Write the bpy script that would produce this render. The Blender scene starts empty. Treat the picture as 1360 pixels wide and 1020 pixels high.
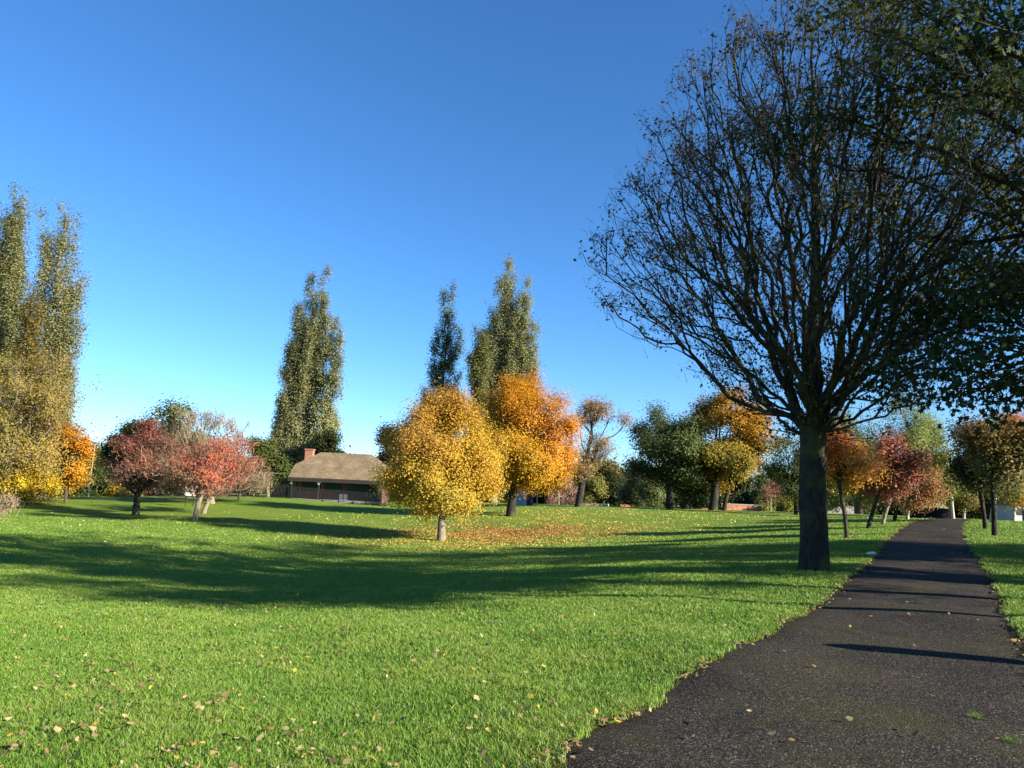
import bpy, bmesh, math, random
import numpy as np
from mathutils import Vector, Matrix
from math import radians as rad

# ------------------------------------------------------------------ scene, camera, sky, sun
scene = bpy.context.scene
col = scene.collection
PITCH, ROLL, EYE, FOC = rad(8.3), rad(2.5), 1.6, 989.0
cam_d = bpy.data.cameras.new('camera')
cam_d.sensor_width = 36.0
cam_d.lens = 36.0 * FOC / 1360.0
cam_d.clip_start, cam_d.clip_end = 0.05, 5000.0
cam = bpy.data.objects.new('camera', cam_d)
col.objects.link(cam)
CAMR = Matrix.Rotation(math.pi / 2 + PITCH, 3, 'X') @ Matrix.Rotation(ROLL, 3, 'Z')
cam.matrix_world = Matrix.Translation((0, 0, EYE)) @ CAMR.to_4x4()
scene.camera = cam

SUN_AZ, SUN_EL = rad(27.0), rad(22.0)       # shadows run to the left and this far away from the viewer
sun_dir = Vector((-math.cos(SUN_AZ) * math.cos(SUN_EL), math.sin(SUN_AZ) * math.cos(SUN_EL), -math.sin(SUN_EL)))
sd = bpy.data.lights.new('sun', 'SUN')
sd.energy, sd.angle, sd.color = 5.0, rad(0.5), (1.0, 0.92, 0.78)
sun = bpy.data.objects.new('sun', sd)
sun.rotation_euler = sun_dir.to_track_quat('-Z', 'Y').to_euler()
sun.location = (20, -10, 30)
col.objects.link(sun)

world = bpy.data.worlds.new('World')
scene.world = world
world.use_nodes = True
wn = world.node_tree
bg = wn.nodes['Background']
sky = wn.nodes.new('ShaderNodeTexSky')
sky.sky_type = 'NISHITA'
sky.sun_disc = False
sky.sun_elevation = SUN_EL
sky.sun_rotation = math.atan2(-sun_dir.x, -sun_dir.y)
sky.altitude = 1200
sky.air_density, sky.dust_density, sky.ozone_density = 1.0, 0.0, 6.0
hs = wn.nodes.new('ShaderNodeHueSaturation')
hs.inputs['Saturation'].default_value = 1.10
wn.links.new(sky.outputs[0], hs.inputs['Color'])
wn.links.new(hs.outputs[0], bg.inputs[0])
bg.inputs[1].default_value = 0.075
vs = scene.view_settings
vs.view_transform, vs.look, vs.exposure, vs.gamma = 'Standard', 'None', 1.7, 1.0
vs.use_curve_mapping = False
scene.render.resolution_x, scene.render.resolution_y = 1024, 768

# ------------------------------------------------------------------ helpers
def rng(s): return np.random.default_rng(s)

def at(px, py, Y):
    """point at distance Y ahead of the viewer along the direction of photo pixel (px, py)"""
    d = CAMR @ Vector(((px - 680) / FOC, -(py - 510) / FOC, -1.0))
    return Vector((0, 0, EYE)) + d * (Y / d.y)

# ---- terrain: thin-plate surface through surveyed heights
CTRL = np.array([
    (0, 0, 0), (-4, -4, 0), (4, -6, 0), (-1.5, 4, -.03), (-6, 6, -.32), (1, 5, .06), (-3.5, 9, -.32), (2.2, 7.5, .13),
    (3.1, 6.6, .11), (5.8, 10.8, .18), (3.8, 12.5, .05), (9.5, 17.3, .31), (6.5, 16.5, .27), (14, 25.5, .58), (18.5, 33, .82),
    (24, 42, 1.08), (29, 50, 1.16), (36, 62, .95), (7, 8, .2), (11, 13, .3), (18, 24, .68), (30, 32, .95), (45, 45, 1.1),
    (-10, 16, -.8), (-12, 8, -.6), (-20, 30, -1.2), (-4, 20, -.85), (2.5, 22, -.3), (-8, 29, -1.25), (-3.4, 40, -1.05), (6, 32, -.35),
    (12, 42, .1), (0.3, 55, -.06), (-18.5, 45, -.9), (-25.4, 52, -.92), (-35, 40, -1.1), (-23, 77, .07), (-12.6, 79, -.33), (-43, 64, -.75),
    (-32, 66, -.45), (6, 70, .62), (17, 75, .72), (27, 75, .85), (38, 75, 1.0), (22, 56, .72),
    (0, 92, .3), (20, 100, .3), (-40, 100, -.9), (45, 100, .5), (-80, 60, -.9), (80, 60, 1.0), (-90, 120, -1), (90, 120, .3), (0, 140, 0),
    (-60, 0, -.5), (60, 0, 1), (0, -50, 0)], float)
def _phi(r2): return np.where(r2 > 1e-9, r2 * np.log(r2 + 1e-12), 0)
_n = len(CTRL)
_A = np.zeros((_n + 3, _n + 3))
_dd = ((CTRL[:, None, :2] - CTRL[None, :, :2]) ** 2).sum(2)
_A[:_n, :_n] = _phi(_dd) + np.eye(_n) * 6.0
_A[:_n, _n] = 1; _A[:_n, _n + 1:] = CTRL[:, :2]; _A[_n, :_n] = 1; _A[_n + 1:, :_n] = CTRL[:, :2].T
_w = np.linalg.solve(_A, np.concatenate([CTRL[:, 2], np.zeros(3)]))
def height(x, y):
    x = np.asarray(x, float); y = np.asarray(y, float)
    sh = x.shape; x = x.ravel(); y = y.ravel()
    out = np.full(x.shape, 0.0)
    cx = np.clip(x, -95, 95); cy = np.clip(y, -50, 140)
    for s in range(0, len(x), 200000):
        a, b = cx[s:s + 200000], cy[s:s + 200000]
        d2 = (a[:, None] - CTRL[None, :, 0]) ** 2 + (b[:, None] - CTRL[None, :, 1]) ** 2
        out[s:s + 200000] = _phi(d2) @ _w[:_n] + _w[_n] + a * _w[_n + 1] + b * _w[_n + 2]
    out += 0.022 * np.sin(x * 1.1 + 0.7 * y) * np.cos(y * 0.9 - 0.4 * x) + 0.015 * np.sin(2.3 * x + 1.1 * y + 1)
    return out.reshape(sh)
def gz(x, y): return float(height(np.array([x]), np.array([y]))[0])
def base(px, py, y0=3.0, y1=140.0):
    """where the sight line of a photo pixel meets the ground"""
    d = CAMR @ Vector(((px - 680) / FOC, -(py - 510) / FOC, -1.0)); d = d / d.y
    Y = np.linspace(y0, y1, 6000)
    g = height(d.x * Y, Y) - (EYE + d.z * Y)
    k = np.argmax(g > 0) if (g > 0).any() else int(np.argmax(g))
    return Vector((d.x * Y[k], Y[k], height(d.x * Y[k:k + 1], Y[k:k + 1])[0]))
def spot(px, Y):
    p = at(px, 660, Y); return Vector((p.x, Y, gz(p.x, Y)))

# ---- mesh building
def link(name, me, mat=None, parent=None):
    o = bpy.data.objects.new(name, me); col.objects.link(o)
    if mat is not None: me.materials.append(mat)
    if parent is not None: o.parent = parent
    return o
def mesh_np(name, V, loops, sizes, mat=None, parent=None, color=None, smooth=False):
    me = bpy.data.meshes.new(name)
    V = np.asarray(V, np.float32); loops = np.asarray(loops, np.int32).ravel(); sizes = np.asarray(sizes, np.int32)
    me.vertices.add(len(V)); me.vertices.foreach_set('co', V.ravel())
    me.loops.add(len(loops)); me.loops.foreach_set('vertex_index', loops)
    me.polygons.add(len(sizes))
    me.polygons.foreach_set('loop_start', np.concatenate([[0], np.cumsum(sizes)[:-1]]).astype(np.int32))
    if smooth: me.polygons.foreach_set('use_smooth', np.ones(len(sizes), bool))
    me.update(calc_edges=True)
    if color is not None:
        a = me.attributes.new('Col', 'FLOAT_COLOR', 'POINT')
        c = np.ones((len(V), 4), np.float32); c[:, :3] = color
        a.data.foreach_set('color', c.ravel())
    return link(name, me, mat, parent)
def tag(o, label=None, cat=None, group=None, kind=None):
    if label: o['label'] = label
    if cat: o['category'] = cat
    if group: o['group'] = group
    if kind: o['kind'] = kind
    return o
def empty(name, loc, label, cat, group=None, rz=0.0):
    o = bpy.data.objects.new(name, None); col.objects.link(o)
    o.location = loc; o.rotation_euler = (0, 0, rz); o.empty_display_size = .3
    return tag(o, label, cat, group)
class MB:
    """boxes, bars and tubes collected in one mesh"""
    def __init__(s): s.bm = bmesh.new()
    def box(s, c, d, rz=0.0, bev=0.0):
        r = bmesh.ops.create_cube(s.bm, size=1.0)
        bmesh.ops.scale(s.bm, vec=d, verts=r['verts'])
        if bev:
            es = list({e for v in r['verts'] for e in v.link_edges})
            b = bmesh.ops.bevel(s.bm, geom=es, offset=bev, segments=2, affect='EDGES')
            vs_ = list({v for f in b['faces'] for v in f.verts} | {v for v in r['verts'] if v.is_valid})
        else: vs_ = r['verts']
        if rz: bmesh.ops.rotate(s.bm, cent=(0, 0, 0), matrix=Matrix.Rotation(rz, 3, 'Z'), verts=vs_)
        bmesh.ops.translate(s.bm, vec=c, verts=vs_); return s
    def tube(s, a, b, r0, r1=None, n=8):
        a, b = Vector(a), Vector(b); r1 = r0 if r1 is None else r1
        r = bmesh.ops.create_cone(s.bm, cap_ends=True, segments=n, radius1=r0, radius2=r1, depth=(b - a).length)
        q = (b - a).to_track_quat('Z', 'Y').to_matrix()
        bmesh.ops.rotate(s.bm, cent=(0, 0, 0), matrix=q, verts=r['verts'])
        bmesh.ops.translate(s.bm, vec=(a + b) / 2, verts=r['verts']); return s
    def poly(s, pts):
        s.bm.faces.new([s.bm.verts.new(p) for p in pts]); return s
    def prism(s, pts, off):
        """closed solid: polygon pts swept by vector off"""
        off = Vector(off)
        a = [s.bm.verts.new(p) for p in pts]; b = [s.bm.verts.new(Vector(p) + off) for p in pts]
        s.bm.faces.new(a); s.bm.faces.new(b[::-1])
        for i in range(len(a)):
            j = (i + 1) % len(a); s.bm.faces.new((a[j], a[i], b[i], b[j]))
        return s
    def build(s, name, mat, parent=None, loc=None):
        bmesh.ops.recalc_face_normals(s.bm, faces=s.bm.faces)
        me = bpy.data.meshes.new(name); s.bm.to_mesh(me); s.bm.free()
        o = link(name, me, mat, parent)
        if loc is not None: o.location = loc
        return o

# ------------------------------------------------------------------ materials
def srgb(r, g, b):
    f = lambda c: (c / 255 / 12.92) if c / 255 <= .04045 else ((c / 255 + .055) / 1.055) ** 2.4
    return np.array([f(r), f(g), f(b)])
def new_mat(name):
    m = bpy.data.materials.new(name); m.use_nodes = True
    nt = m.node_tree; return m, nt, nt.nodes['Principled BSDF'], nt.nodes['Material Output']
def N(nt, t, **kw):
    n = nt.nodes.new(t)
    for k, v in kw.items():
        if isinstance(k, str) and k.startswith('i_'):
            n.inputs[k[2:].replace('_', ' ')].default_value = v
        else: setattr(n, k, v)
    return n
def ramp(nt, src, stops):
    r = nt.nodes.new('ShaderNodeValToRGB'); el = r.color_ramp.elements
    while len(el) < len(stops): el.new(.5)
    for e, (p, c) in zip(el, stops): e.position = p; e.color = (*c, 1)
    nt.links.new(src, r.inputs[0]); return r.outputs[0]
def simple(name, c, rough=.7, c2=None, scale=6.0, bump=0.0, spec=.3, metal=0.0):
    m, nt, b, out = new_mat(name)
    b.inputs['Roughness'].default_value = rough; b.inputs['Specular IOR Level'].default_value = spec
    b.inputs['Metallic'].default_value = metal
    tc = N(nt, 'ShaderNodeTexCoord'); nz = N(nt, 'ShaderNodeTexNoise'); nz.inputs['Scale'].default_value = scale; nz.inputs['Detail'].default_value = 6
    nt.links.new(tc.outputs['Object'], nz.inputs[0])
    c2 = c2 if c2 is not None else tuple(x * .8 for x in c)
    nt.links.new(ramp(nt, nz.outputs[0], [(.35, c2), (.65, c)]), b.inputs['Base Color'])
    if bump:
        bp = N(nt, 'ShaderNodeBump'); bp.inputs['Strength'].default_value = bump; bp.inputs['Distance'].default_value = .02
        nt.links.new(nz.outputs[0], bp.inputs['Height']); nt.links.new(bp.outputs[0], b.inputs['Normal'])
    return m
def leaf_material(name, transl=.35, rough=.5, spec=.35):
    m, nt, b, out = new_mat(name)
    a = N(nt, 'ShaderNodeAttribute', attribute_name='Col')
    b.inputs['Roughness'].default_value = rough; b.inputs['Specular IOR Level'].default_value = spec
    tr = N(nt, 'ShaderNodeBsdfTranslucent'); mx = N(nt, 'ShaderNodeMixShader'); mx.inputs[0].default_value = transl
    nt.links.new(a.outputs['Color'], b.inputs['Base Color']); nt.links.new(a.outputs['Color'], tr.inputs[0])
    nt.links.new(b.outputs[0], mx.inputs[1]); nt.links.new(tr.outputs[0], mx.inputs[2]); nt.links.new(mx.outputs[0], out.inputs[0])
    return m
def bark_material(name, c, c2, moss=None, scale=9.0):
    m, nt, b, out = new_mat(name)
    tc = N(nt, 'ShaderNodeTexCoord'); mp = N(nt, 'ShaderNodeMapping'); mp.inputs['Scale'].default_value = (scale, scale, scale * .28)
    nt.links.new(tc.outputs['Object'], mp.inputs[0])
    nz = N(nt, 'ShaderNodeTexNoise'); nz.inputs['Scale'].default_value = 1.6; nz.inputs['Detail'].default_value = 9; nz.inputs['Roughness'].default_value = .65
    vo = N(nt, 'ShaderNodeTexVoronoi', feature='DISTANCE_TO_EDGE'); vo.inputs['Scale'].default_value = 1.3
    nt.links.new(mp.outputs[0], nz.inputs[0]); nt.links.new(mp.outputs[0], vo.inputs[0])
    cr = ramp(nt, nz.outputs[0], [(.32, c2), (.66, c)])
    if moss is not None:
        n2 = N(nt, 'ShaderNodeTexNoise'); n2.inputs['Scale'].default_value = 1.9; n2.inputs['Detail'].default_value = 4
        nt.links.new(tc.outputs['Object'], n2.inputs[0])
        f = ramp(nt, n2.outputs[0], [(.5, (0, 0, 0)), (.64, (1, 1, 1))])
        mx = N(nt, 'ShaderNodeMix', data_type='RGBA'); nt.links.new(f, mx.inputs[0]); nt.links.new(cr, mx.inputs[6]); mx.inputs[7].default_value = (*moss, 1)
        cr = mx.outputs[2]
    nt.links.new(cr, b.inputs['Base Color']); b.inputs['Roughness'].default_value = .9; b.inputs['Specular IOR Level'].default_value = .15
    ad = N(nt, 'ShaderNodeMath', operation='MULTIPLY_ADD'); ad.inputs[1].default_value = 1.2
    nt.links.new(vo.outputs[0], ad.inputs[0]); nt.links.new(nz.outputs[0], ad.inputs[2])
    bp = N(nt, 'ShaderNodeBump'); bp.inputs['Strength'].default_value = .9; bp.inputs['Distance'].default_value = .04
    nt.links.new(ad.outputs[0], bp.inputs['Height']); nt.links.new(bp.outputs[0], b.inputs['Normal'])
    return m
LEAF = leaf_material('leaf', .40, .55, .14)
LITTER = leaf_material('dry_leaf', .12, .75, .2)
BLADE = leaf_material('grass_blade', .30, .5, .3)
TWIG = leaf_material('twig', 0.0, .85, .1)
BARK_DARK = bark_material('dark_bark', (.040, .036, .030), (.012, .011, .010), (.055, .056, .022))
BARK_BROWN = bark_material('brown_bark', (.085, .07, .05), (.03, .024, .018))
BARK_GREY = bark_material('grey_bark', (.26, .22, .16), (.12, .10, .07))
BARK_PALE = bark_material('pale_bark', (.55, .50, .42), (.28, .25, .2))

def grass_ground():
    m, nt, b, out = new_mat('lawn')
    tc = N(nt, 'ShaderNodeTexCoord')
    def noise(s, d=6, r=.6):
        n = N(nt, 'ShaderNodeTexNoise'); n.inputs['Scale'].default_value = s; n.inputs['Detail'].default_value = d; n.inputs['Roughness'].default_value = r
        nt.links.new(tc.outputs['Object'], n.inputs[0]); return n.outputs[0]
    big, mid, fine = noise(.12, 4), noise(1.3, 8, .7), noise(28, 4, .7)
    c1 = ramp(nt, mid, [(.3, (.090, .150, .021)), (.5, (.128, .19, .028)), (.7, (.178, .226, .038))])
    c2 = ramp(nt, big, [(.35, (.75, .95, .8)), (.65, (1.2, 1.05, 1.0))])
    c3 = ramp(nt, fine, [(.3, (.7, .72, .6)), (.7, (1.2, 1.18, 1.1))])
    m1 = N(nt, 'ShaderNodeMix', data_type='RGBA', blend_type='MULTIPLY'); m1.inputs[0].default_value = 1
    m2 = N(nt, 'ShaderNodeMix', data_type='RGBA', blend_type='MULTIPLY'); m2.inputs[0].default_value = 1
    nt.links.new(c1, m1.inputs[6]); nt.links.new(c2, m1.inputs[7]); nt.links.new(m1.outputs[2], m2.inputs[6]); nt.links.new(c3, m2.inputs[7])
    nt.links.new(m2.outputs[2], b.inputs['Base Color']); b.inputs['Roughness'].default_value = .9; b.inputs['Specular IOR Level'].default_value = .1
    bp = N(nt, 'ShaderNodeBump'); bp.inputs['Strength'].default_value = .8; bp.inputs['Distance'].default_value = .05
    nt.links.new(fine, bp.inputs['Height']); nt.links.new(bp.outputs[0], b.inputs['Normal'])
    return m
def asphalt():
    m, nt, b, out = new_mat('asphalt')
    tc = N(nt, 'ShaderNodeTexCoord')
    def noise(s, d=6, r=.6, v=None):
        n = N(nt, 'ShaderNodeTexNoise'); n.inputs['Scale'].default_value = s; n.inputs['Detail'].default_value = d; n.inputs['Roughness'].default_value = r
        nt.links.new(v or tc.outputs['Object'], n.inputs[0]); return n.outputs[0]
    def mul(a, c):
        x = N(nt, 'ShaderNodeMix', data_type='RGBA', blend_type='MULTIPLY'); x.inputs[0].default_value = 1
        nt.links.new(a, x.inputs[6]); nt.links.new(c, x.inputs[7]); return x.outputs[2]
    def mix(a, c, f):
        x = N(nt, 'ShaderNodeMix', data_type='RGBA'); nt.links.new(f, x.inputs[0]); nt.links.new(a, x.inputs[6]); x.inputs[7].default_value = (*c, 1); return x.outputs[2]
    vo = N(nt, 'ShaderNodeTexVoronoi'); vo.inputs['Scale'].default_value = 70; nt.links.new(tc.outputs['Object'], vo.inputs[0])
    stones = ramp(nt, vo.outputs['Color'], [(.1, (.010, .0085, .007)), (.55, (.029, .024, .019)), (.86, (.070, .060, .049)), (1.0, (.20, .175, .145))])
    patches = ramp(nt, noise(.9, 7, .65), [(.3, (.72, .72, .74)), (.5, (1, 1, 1)), (.72, (1.35, 1.3, 1.2))])
    c = mul(stones, patches)
    # pale scuffs worn along the way people walk
    mp = N(nt, 'ShaderNodeMapping'); mp.inputs['Rotation'].default_value = (0, 0, rad(31)); mp.inputs['Scale'].default_value = (3.2, .28, 1)
    nt.links.new(tc.outputs['Object'], mp.inputs[0])
    c = mix(c, (.095, .085, .07), ramp(nt, noise(1.1, 9, .7, mp.outputs[0]), [(.60, (0, 0, 0)), (.78, (.55, .55, .55))]))
    # patches of moss
    c = mix(c, (.050, .052, .014), ramp(nt, noise(.55, 8, .75), [(.48, (0, 0, 0)), (.72, (.6, .6, .6))]))
    nt.links.new(c, b.inputs['Base Color']); b.inputs['Roughness'].default_value = .9; b.inputs['Specular IOR Level'].default_value = .1
    ad = N(nt, 'ShaderNodeMath', operation='MULTIPLY_ADD'); ad.inputs[1].default_value = -1.0
    nt.links.new(vo.outputs['Distance'], ad.inputs[0]); nt.links.new(noise(140, 3), ad.inputs[2])
    bp = N(nt, 'ShaderNodeBump'); bp.inputs['Strength'].default_value = .8; bp.inputs['Distance'].default_value = .009
    nt.links.new(ad.outputs[0], bp.inputs['Height']); nt.links.new(bp.outputs[0], b.inputs['Normal'])
    return m

# ------------------------------------------------------------------ ground and path
PATH = np.array([(-9, -14.2), (-4.2, -6), (-1.05, 0), (1.32, 3.95), (3.0, 6.66), (5.72, 10.85), (9.5, 17.2), (14.0, 25.2), (18.6, 33.0), (24.6, 42.5), (31, 51), (40, 60), (52, 70)], float)
def spline(P, n=16):
    out = []
    for i in range(len(P) - 1):
        p0, p1, p2, p3 = P[max(i - 1, 0)], P[i], P[i + 1], P[min(i + 2, len(P) - 1)]
        for t in np.linspace(0, 1, n, endpoint=False):
            out.append(.5 * ((2 * p1) + (-p0 + p2) * t + (2 * p0 - 5 * p1 + 4 * p2 - p3) * t ** 2 + (-p0 + 3 * p1 - 3 * p2 + p3) * t ** 3))
    out.append(P[-1]); return np.array(out)
PC = spline(PATH)
PSEG = np.concatenate([[0], np.cumsum(np.linalg.norm(np.diff(PC, axis=0), axis=1))])
PW = 1.24
def path_dist(x, y):
    """signed distance from the path's centre line, + to its right"""
    x = np.asarray(x, float).ravel(); y = np.asarray(y, float).ravel()
    best = np.full(len(x), 1e9); sgn = np.zeros(len(x))
    for a, b in zip(PC[:-1:2], PC[2::2]):
        d = b - a; L = (d ** 2).sum()
        t = np.clip(((x - a[0]) * d[0] + (y - a[1]) * d[1]) / L, 0, 1)
        qx, qy = x - a[0] - t * d[0], y - a[1] - t * d[1]
        q = np.hypot(qx, qy); m = q < best
        best[m] = q[m]; sgn[m] = np.sign(d[1] * qx - d[0] * qy)[m]
    return best * sgn
def edge_wobble(x, y): return   .035 * np.sin(x * 3.1 + y * 2.3) + .035 * np.sin(5.3 * y - 2.2 * x + 1) + .03 * np.sin(11 * x + 7 * y)
def widen(y): return .42 * np.clip((10.5 - np.asarray(y)) / 4.5, 0, 1) ** 1.3
def path_edge(x, y, s): return PW + .03 + edge_wobble(x, y) + np.where(np.asarray(s) > 0, widen(y), 0)

def sheet_axis(a, lo, hi, n): return a * np.sinh(np.linspace(math.asinh(lo / a), math.asinh(hi / a), n))
gx, gy = sheet_axis(7, -900, 900, 380), sheet_axis(9, -120, 1500, 400)
GX, GY = np.meshgrid(gx, gy)
GZ = height(GX, GY)
near = path_dist(GX, GY).reshape(GX.shape); near = np.where(near > 0, near - widen(GY), -near)
sink = .05 + .004 * np.clip(np.hypot(GX, GY) - 8, 0, 60)
GZ -= sink * np.clip((PW + .25 - near) / .3, 0, 1)
nx, ny = len(gx), len(gy)
ii = (np.arange(ny - 1)[:, None] * nx + np.arange(nx - 1)[None]).ravel()
LAWN = grass_ground()
o = mesh_np('ground', np.stack([GX.ravel(), GY.ravel(), GZ.ravel()], 1), np.stack([ii, ii + 1, ii + nx + 1, ii + nx], 1), np.full(len(ii), 4), LAWN, smooth=True)
tag(o, kind='structure')

def ribbon(name, C, W, mat, lift, nw=14, fine=.12, ragged=True):
    s = np.concatenate([[0], np.cumsum(np.linalg.norm(np.diff(C, axis=0), axis=1))])
    ss = np.arange(0, s[-1], fine)
    cx, cy = np.interp(ss, s, C[:, 0]), np.interp(ss, s, C[:, 1])
    tx, ty = np.gradient(cx), np.gradient(cy); L = np.hypot(tx, ty); nxv, nyv = ty / L, -tx / L
    u = np.linspace(-1, 1, nw)
    w = np.ones((len(ss), nw)) * W
    if ragged: w += edge_wobble(cx[:, None] + nxv[:, None] * W * np.sign(u), cy[:, None] + nyv[:, None] * W * np.sign(u)) + .06
    if ragged: w += np.where(u > 0, 1, 0)[None] * widen(cy)[:, None]
    X = cx[:, None] + nxv[:, None] * u * w; Y = cy[:, None] + nyv[:, None] * u * w
    Z = height(X, Y) + lift - .03 * np.clip((np.abs(u) - .9) / .1, 0, 1)[None]
    n = len(ss); ii = (np.arange(n - 1)[:, None] * nw + np.arange(nw - 1)[None]).ravel()
    return mesh_np(name, np.stack([X.ravel(), Y.ravel(), Z.ravel()], 1), np.stack([ii, ii + 1, ii + nw + 1, ii + nw], 1), np.full(len(ii), 4), mat, smooth=True)
ASPHALT = asphalt()
tag(ribbon('path', PC, PW, ASPHALT, -.012), kind='structure')
ROAD = np.array([(-95, 66.5), (-70, 66), (-50, 65.8), (-40, 66.5), (-33, 69), (-29, 74), (-28, 82), (-29, 95)], float)
tag(ribbon('road', spline(ROAD, 10), 1.5, simple('old_tarmac', (.16, .13, .10), .9, (.10, .085, .07), 3.0), .02, 6, .5, False), kind='structure')

# ------------------------------------------------------------------ grass blades (stuff)
def cells(pts): return None
def make_blades():
    r = rng(5)
    n = 1500000
    # distance from the viewer drawn so that density falls off with its square
    y = 3.2 * np.exp(r.random(n) * math.log(46 / 3.2))
    x = (r.random(n) * 2 - 1) * (y * .80 + .9)
    keep = (r.random(n) < np.clip((y / 6.5) ** 1.6, .16, 1)) & (r.random(n) < np.clip((50 - y) / 16, 0, 1))
    x, y = x[keep], y[keep]
    ps = path_dist(x, y); pd = np.abs(ps); pe = path_edge(x, y, ps)
    keep = pd > pe - .04 - .07 * r.random(len(x)) ** 2
    x, y, pd, pe = x[keep], y[keep], pd[keep], pe[keep]
    hollow = np.sin(x * 4.7 + 2 * np.sin(y * 3.9 + 1)) * np.sin(y * 5.3 + 2 * np.sin(x * 4.1))
    keep = r.random(len(x)) < np.clip(1.05 - .75 * np.clip(hollow - .35, 0, 1), .3, 1)
    x, y, pd, pe = x[keep], y[keep], pd[keep], pe[keep]
    n = len(x)
    z = height(x, y)
    clump = np.sin(x * 2.1 + 1.3 * np.sin(y * 1.7)) * np.sin(y * 2.6 + np.sin(x * 2.9)) * .5 + .5
    clump2 = np.sin(x * 7.3 + 2 * np.sin(y * 5.1)) * np.sin(y * 8.6 + 2 * np.sin(x * 6.1)) * .5 + .5
    h = (.026 + .03 * r.random(n) + .034 * clump * clump2) * np.where(r.random(n) < .06, 1.35, 1)
    h *= 1 + .25 * np.exp(-((pd - pe) / .2) ** 2)
    w = .0026 * (.7 + .6 * r.random(n)) * np.clip(y / 5.0, 1, 6.5) ** .95
    az = r.random(n) * 2 * np.pi; lean = h * (.15 + .75 * r.random(n))
    dx, dy = np.cos(az), np.sin(az); fa = r.random(n) * 2 * np.pi; sx, sy = np.cos(fa), np.sin(fa)
    P = np.zeros((n, 5, 3), np.float32)
    for k, (t, ww) in enumerate([(0, 1), (0, -1), (.55, -.75), (.55, .75), (1, 0)]):
        P[:, k, 0] = x + dx * lean * t * t + sx * w * ww
        P[:, k, 1] = y + dy * lean * t * t + sy * w * ww
        P[:, k, 2] = z + h * t * (1 - .2 * t) - .004
    i = np.arange(n) * 5
    loops = np.stack([i, i + 1, i + 2, i + 3, i + 3, i + 2, i + 4], 1)
    sizes = np.tile([4, 3], n)
    base_c = np.array([(.080, .165, .020), (.118, .222, .026), (.155, .252, .032), (.205, .28, .046)])
    q = np.clip(.5 * clump + .25 * clump2 + .55 * (r.random(n) - .35) + .15, 0, .999) * 3
    k = q.astype(int); f = (q - k)[:, None]
    c = base_c[k] * (1 - f) + base_c[np.minimum(k + 1, 3)] * f
    dry = r.random(n) < .03; c[dry] = (.30, .25, .10)
    o = mesh_np('grass', P.reshape(-1, 3), loops, sizes, BLADE, color=np.repeat(c, 5, 0))
    tag(o, 'short green lawn grass covering the park slope', 'grass', kind='stuff')
make_blades()

# ------------------------------------------------------------------ leaves lying on the ground
MAPLE = np.array([(0, -.5), (.12, -.16), (.42, -.24), (.30, .0), (.5, .18), (.2, .2), (0, .55), (-.2, .2), (-.5, .18), (-.3, .0), (-.42, -.24), (-.12, -.16)])
OVAL = np.array([(0, -.5), (.2, -.2), (.26, .08), (.14, .36), (0, .5), (-.14, .36), (-.26, .08), (-.2, -.2)])
def lying_leaf_mesh(name, shape, seed, curl):
    r = rng(seed)
    S = shape * (1 + .2 * r.standard_normal(shape.shape)) * np.array([.85 + .3 * r.random(), .85 + .3 * r.random()])
    rr = np.hypot(S[:, 0], S[:, 1]); ang = np.arctan2(S[:, 1], S[:, 0])
    Z = curl * rr ** 1.5 * (1 + .6 * np.sin(2 * ang + r.random() * 6)) + .05 * r.standard_normal(len(S))
    V = np.vstack([[0, 0, .02], np.column_stack([S, np.abs(Z)])])
    n = len(S); k = np.arange(n)
    return V, np.stack([np.zeros(n, int), k + 1, (k + 1) % n + 1], 1)
LEAFTONES = np.array([(.32, .22, .10), (.26, .16, .075), (.40, .30, .15), (.20, .12, .055), (.44, .30, .05), (.34, .25, .13), (.11, .07, .045), (.24, .19, .09)]) * .82
def litter_cloud(name, x, y, size, tones, seed, lift=.03, tilt=.35, flat=False):
    r = rng(seed); n = len(x); z = height(x, y) + lift * (.4 + .8 * r.random(n))
    nrm = np.column_stack([r.standard_normal(n) * tilt, r.standard_normal(n) * tilt, np.ones(n)]); nrm /= np.linalg.norm(nrm, axis=1)[:, None]
    a = r.random(n) * 6.283; u = np.column_stack([np.cos(a), np.sin(a), np.zeros(n)])
    u -= nrm * (u * nrm).sum(1)[:, None]; u /= np.linalg.norm(u, axis=1)[:, None]; v = np.cross(nrm, u)
    s = size * (.6 + .7 * r.random(n))
    sh = [(-.5, 0), (-.1, -.38), (.35, -.25), (.55, .05), (.25, .36), (-.2, .3)]
    P = np.zeros((n, 6, 3)); c = np.column_stack([x, y, z])
    for k, (p, q) in enumerate(sh):
        P[:, k] = c + u * (s * p * (.6 + .7 * r.random(n)))[:, None] + v * (s * q * (.3 + .9 * r.random(n)))[:, None] + nrm * (s * (.2 + .9 * r.random(n)) * (p * p + q * q))[:, None]
    cc = tones[r.integers(0, len(tones), n)] * (.75 + .5 * r.random(n))[:, None]
    i = np.arange(n) * 6
    return mesh_np(name, P.reshape(-1, 3), np.stack([i + k for k in range(6)], 1), np.full(n, 6), LITTER, color=np.repeat(cc, 6, 0) * (.75 + .5 * r.random((n * 6, 1))))

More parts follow.
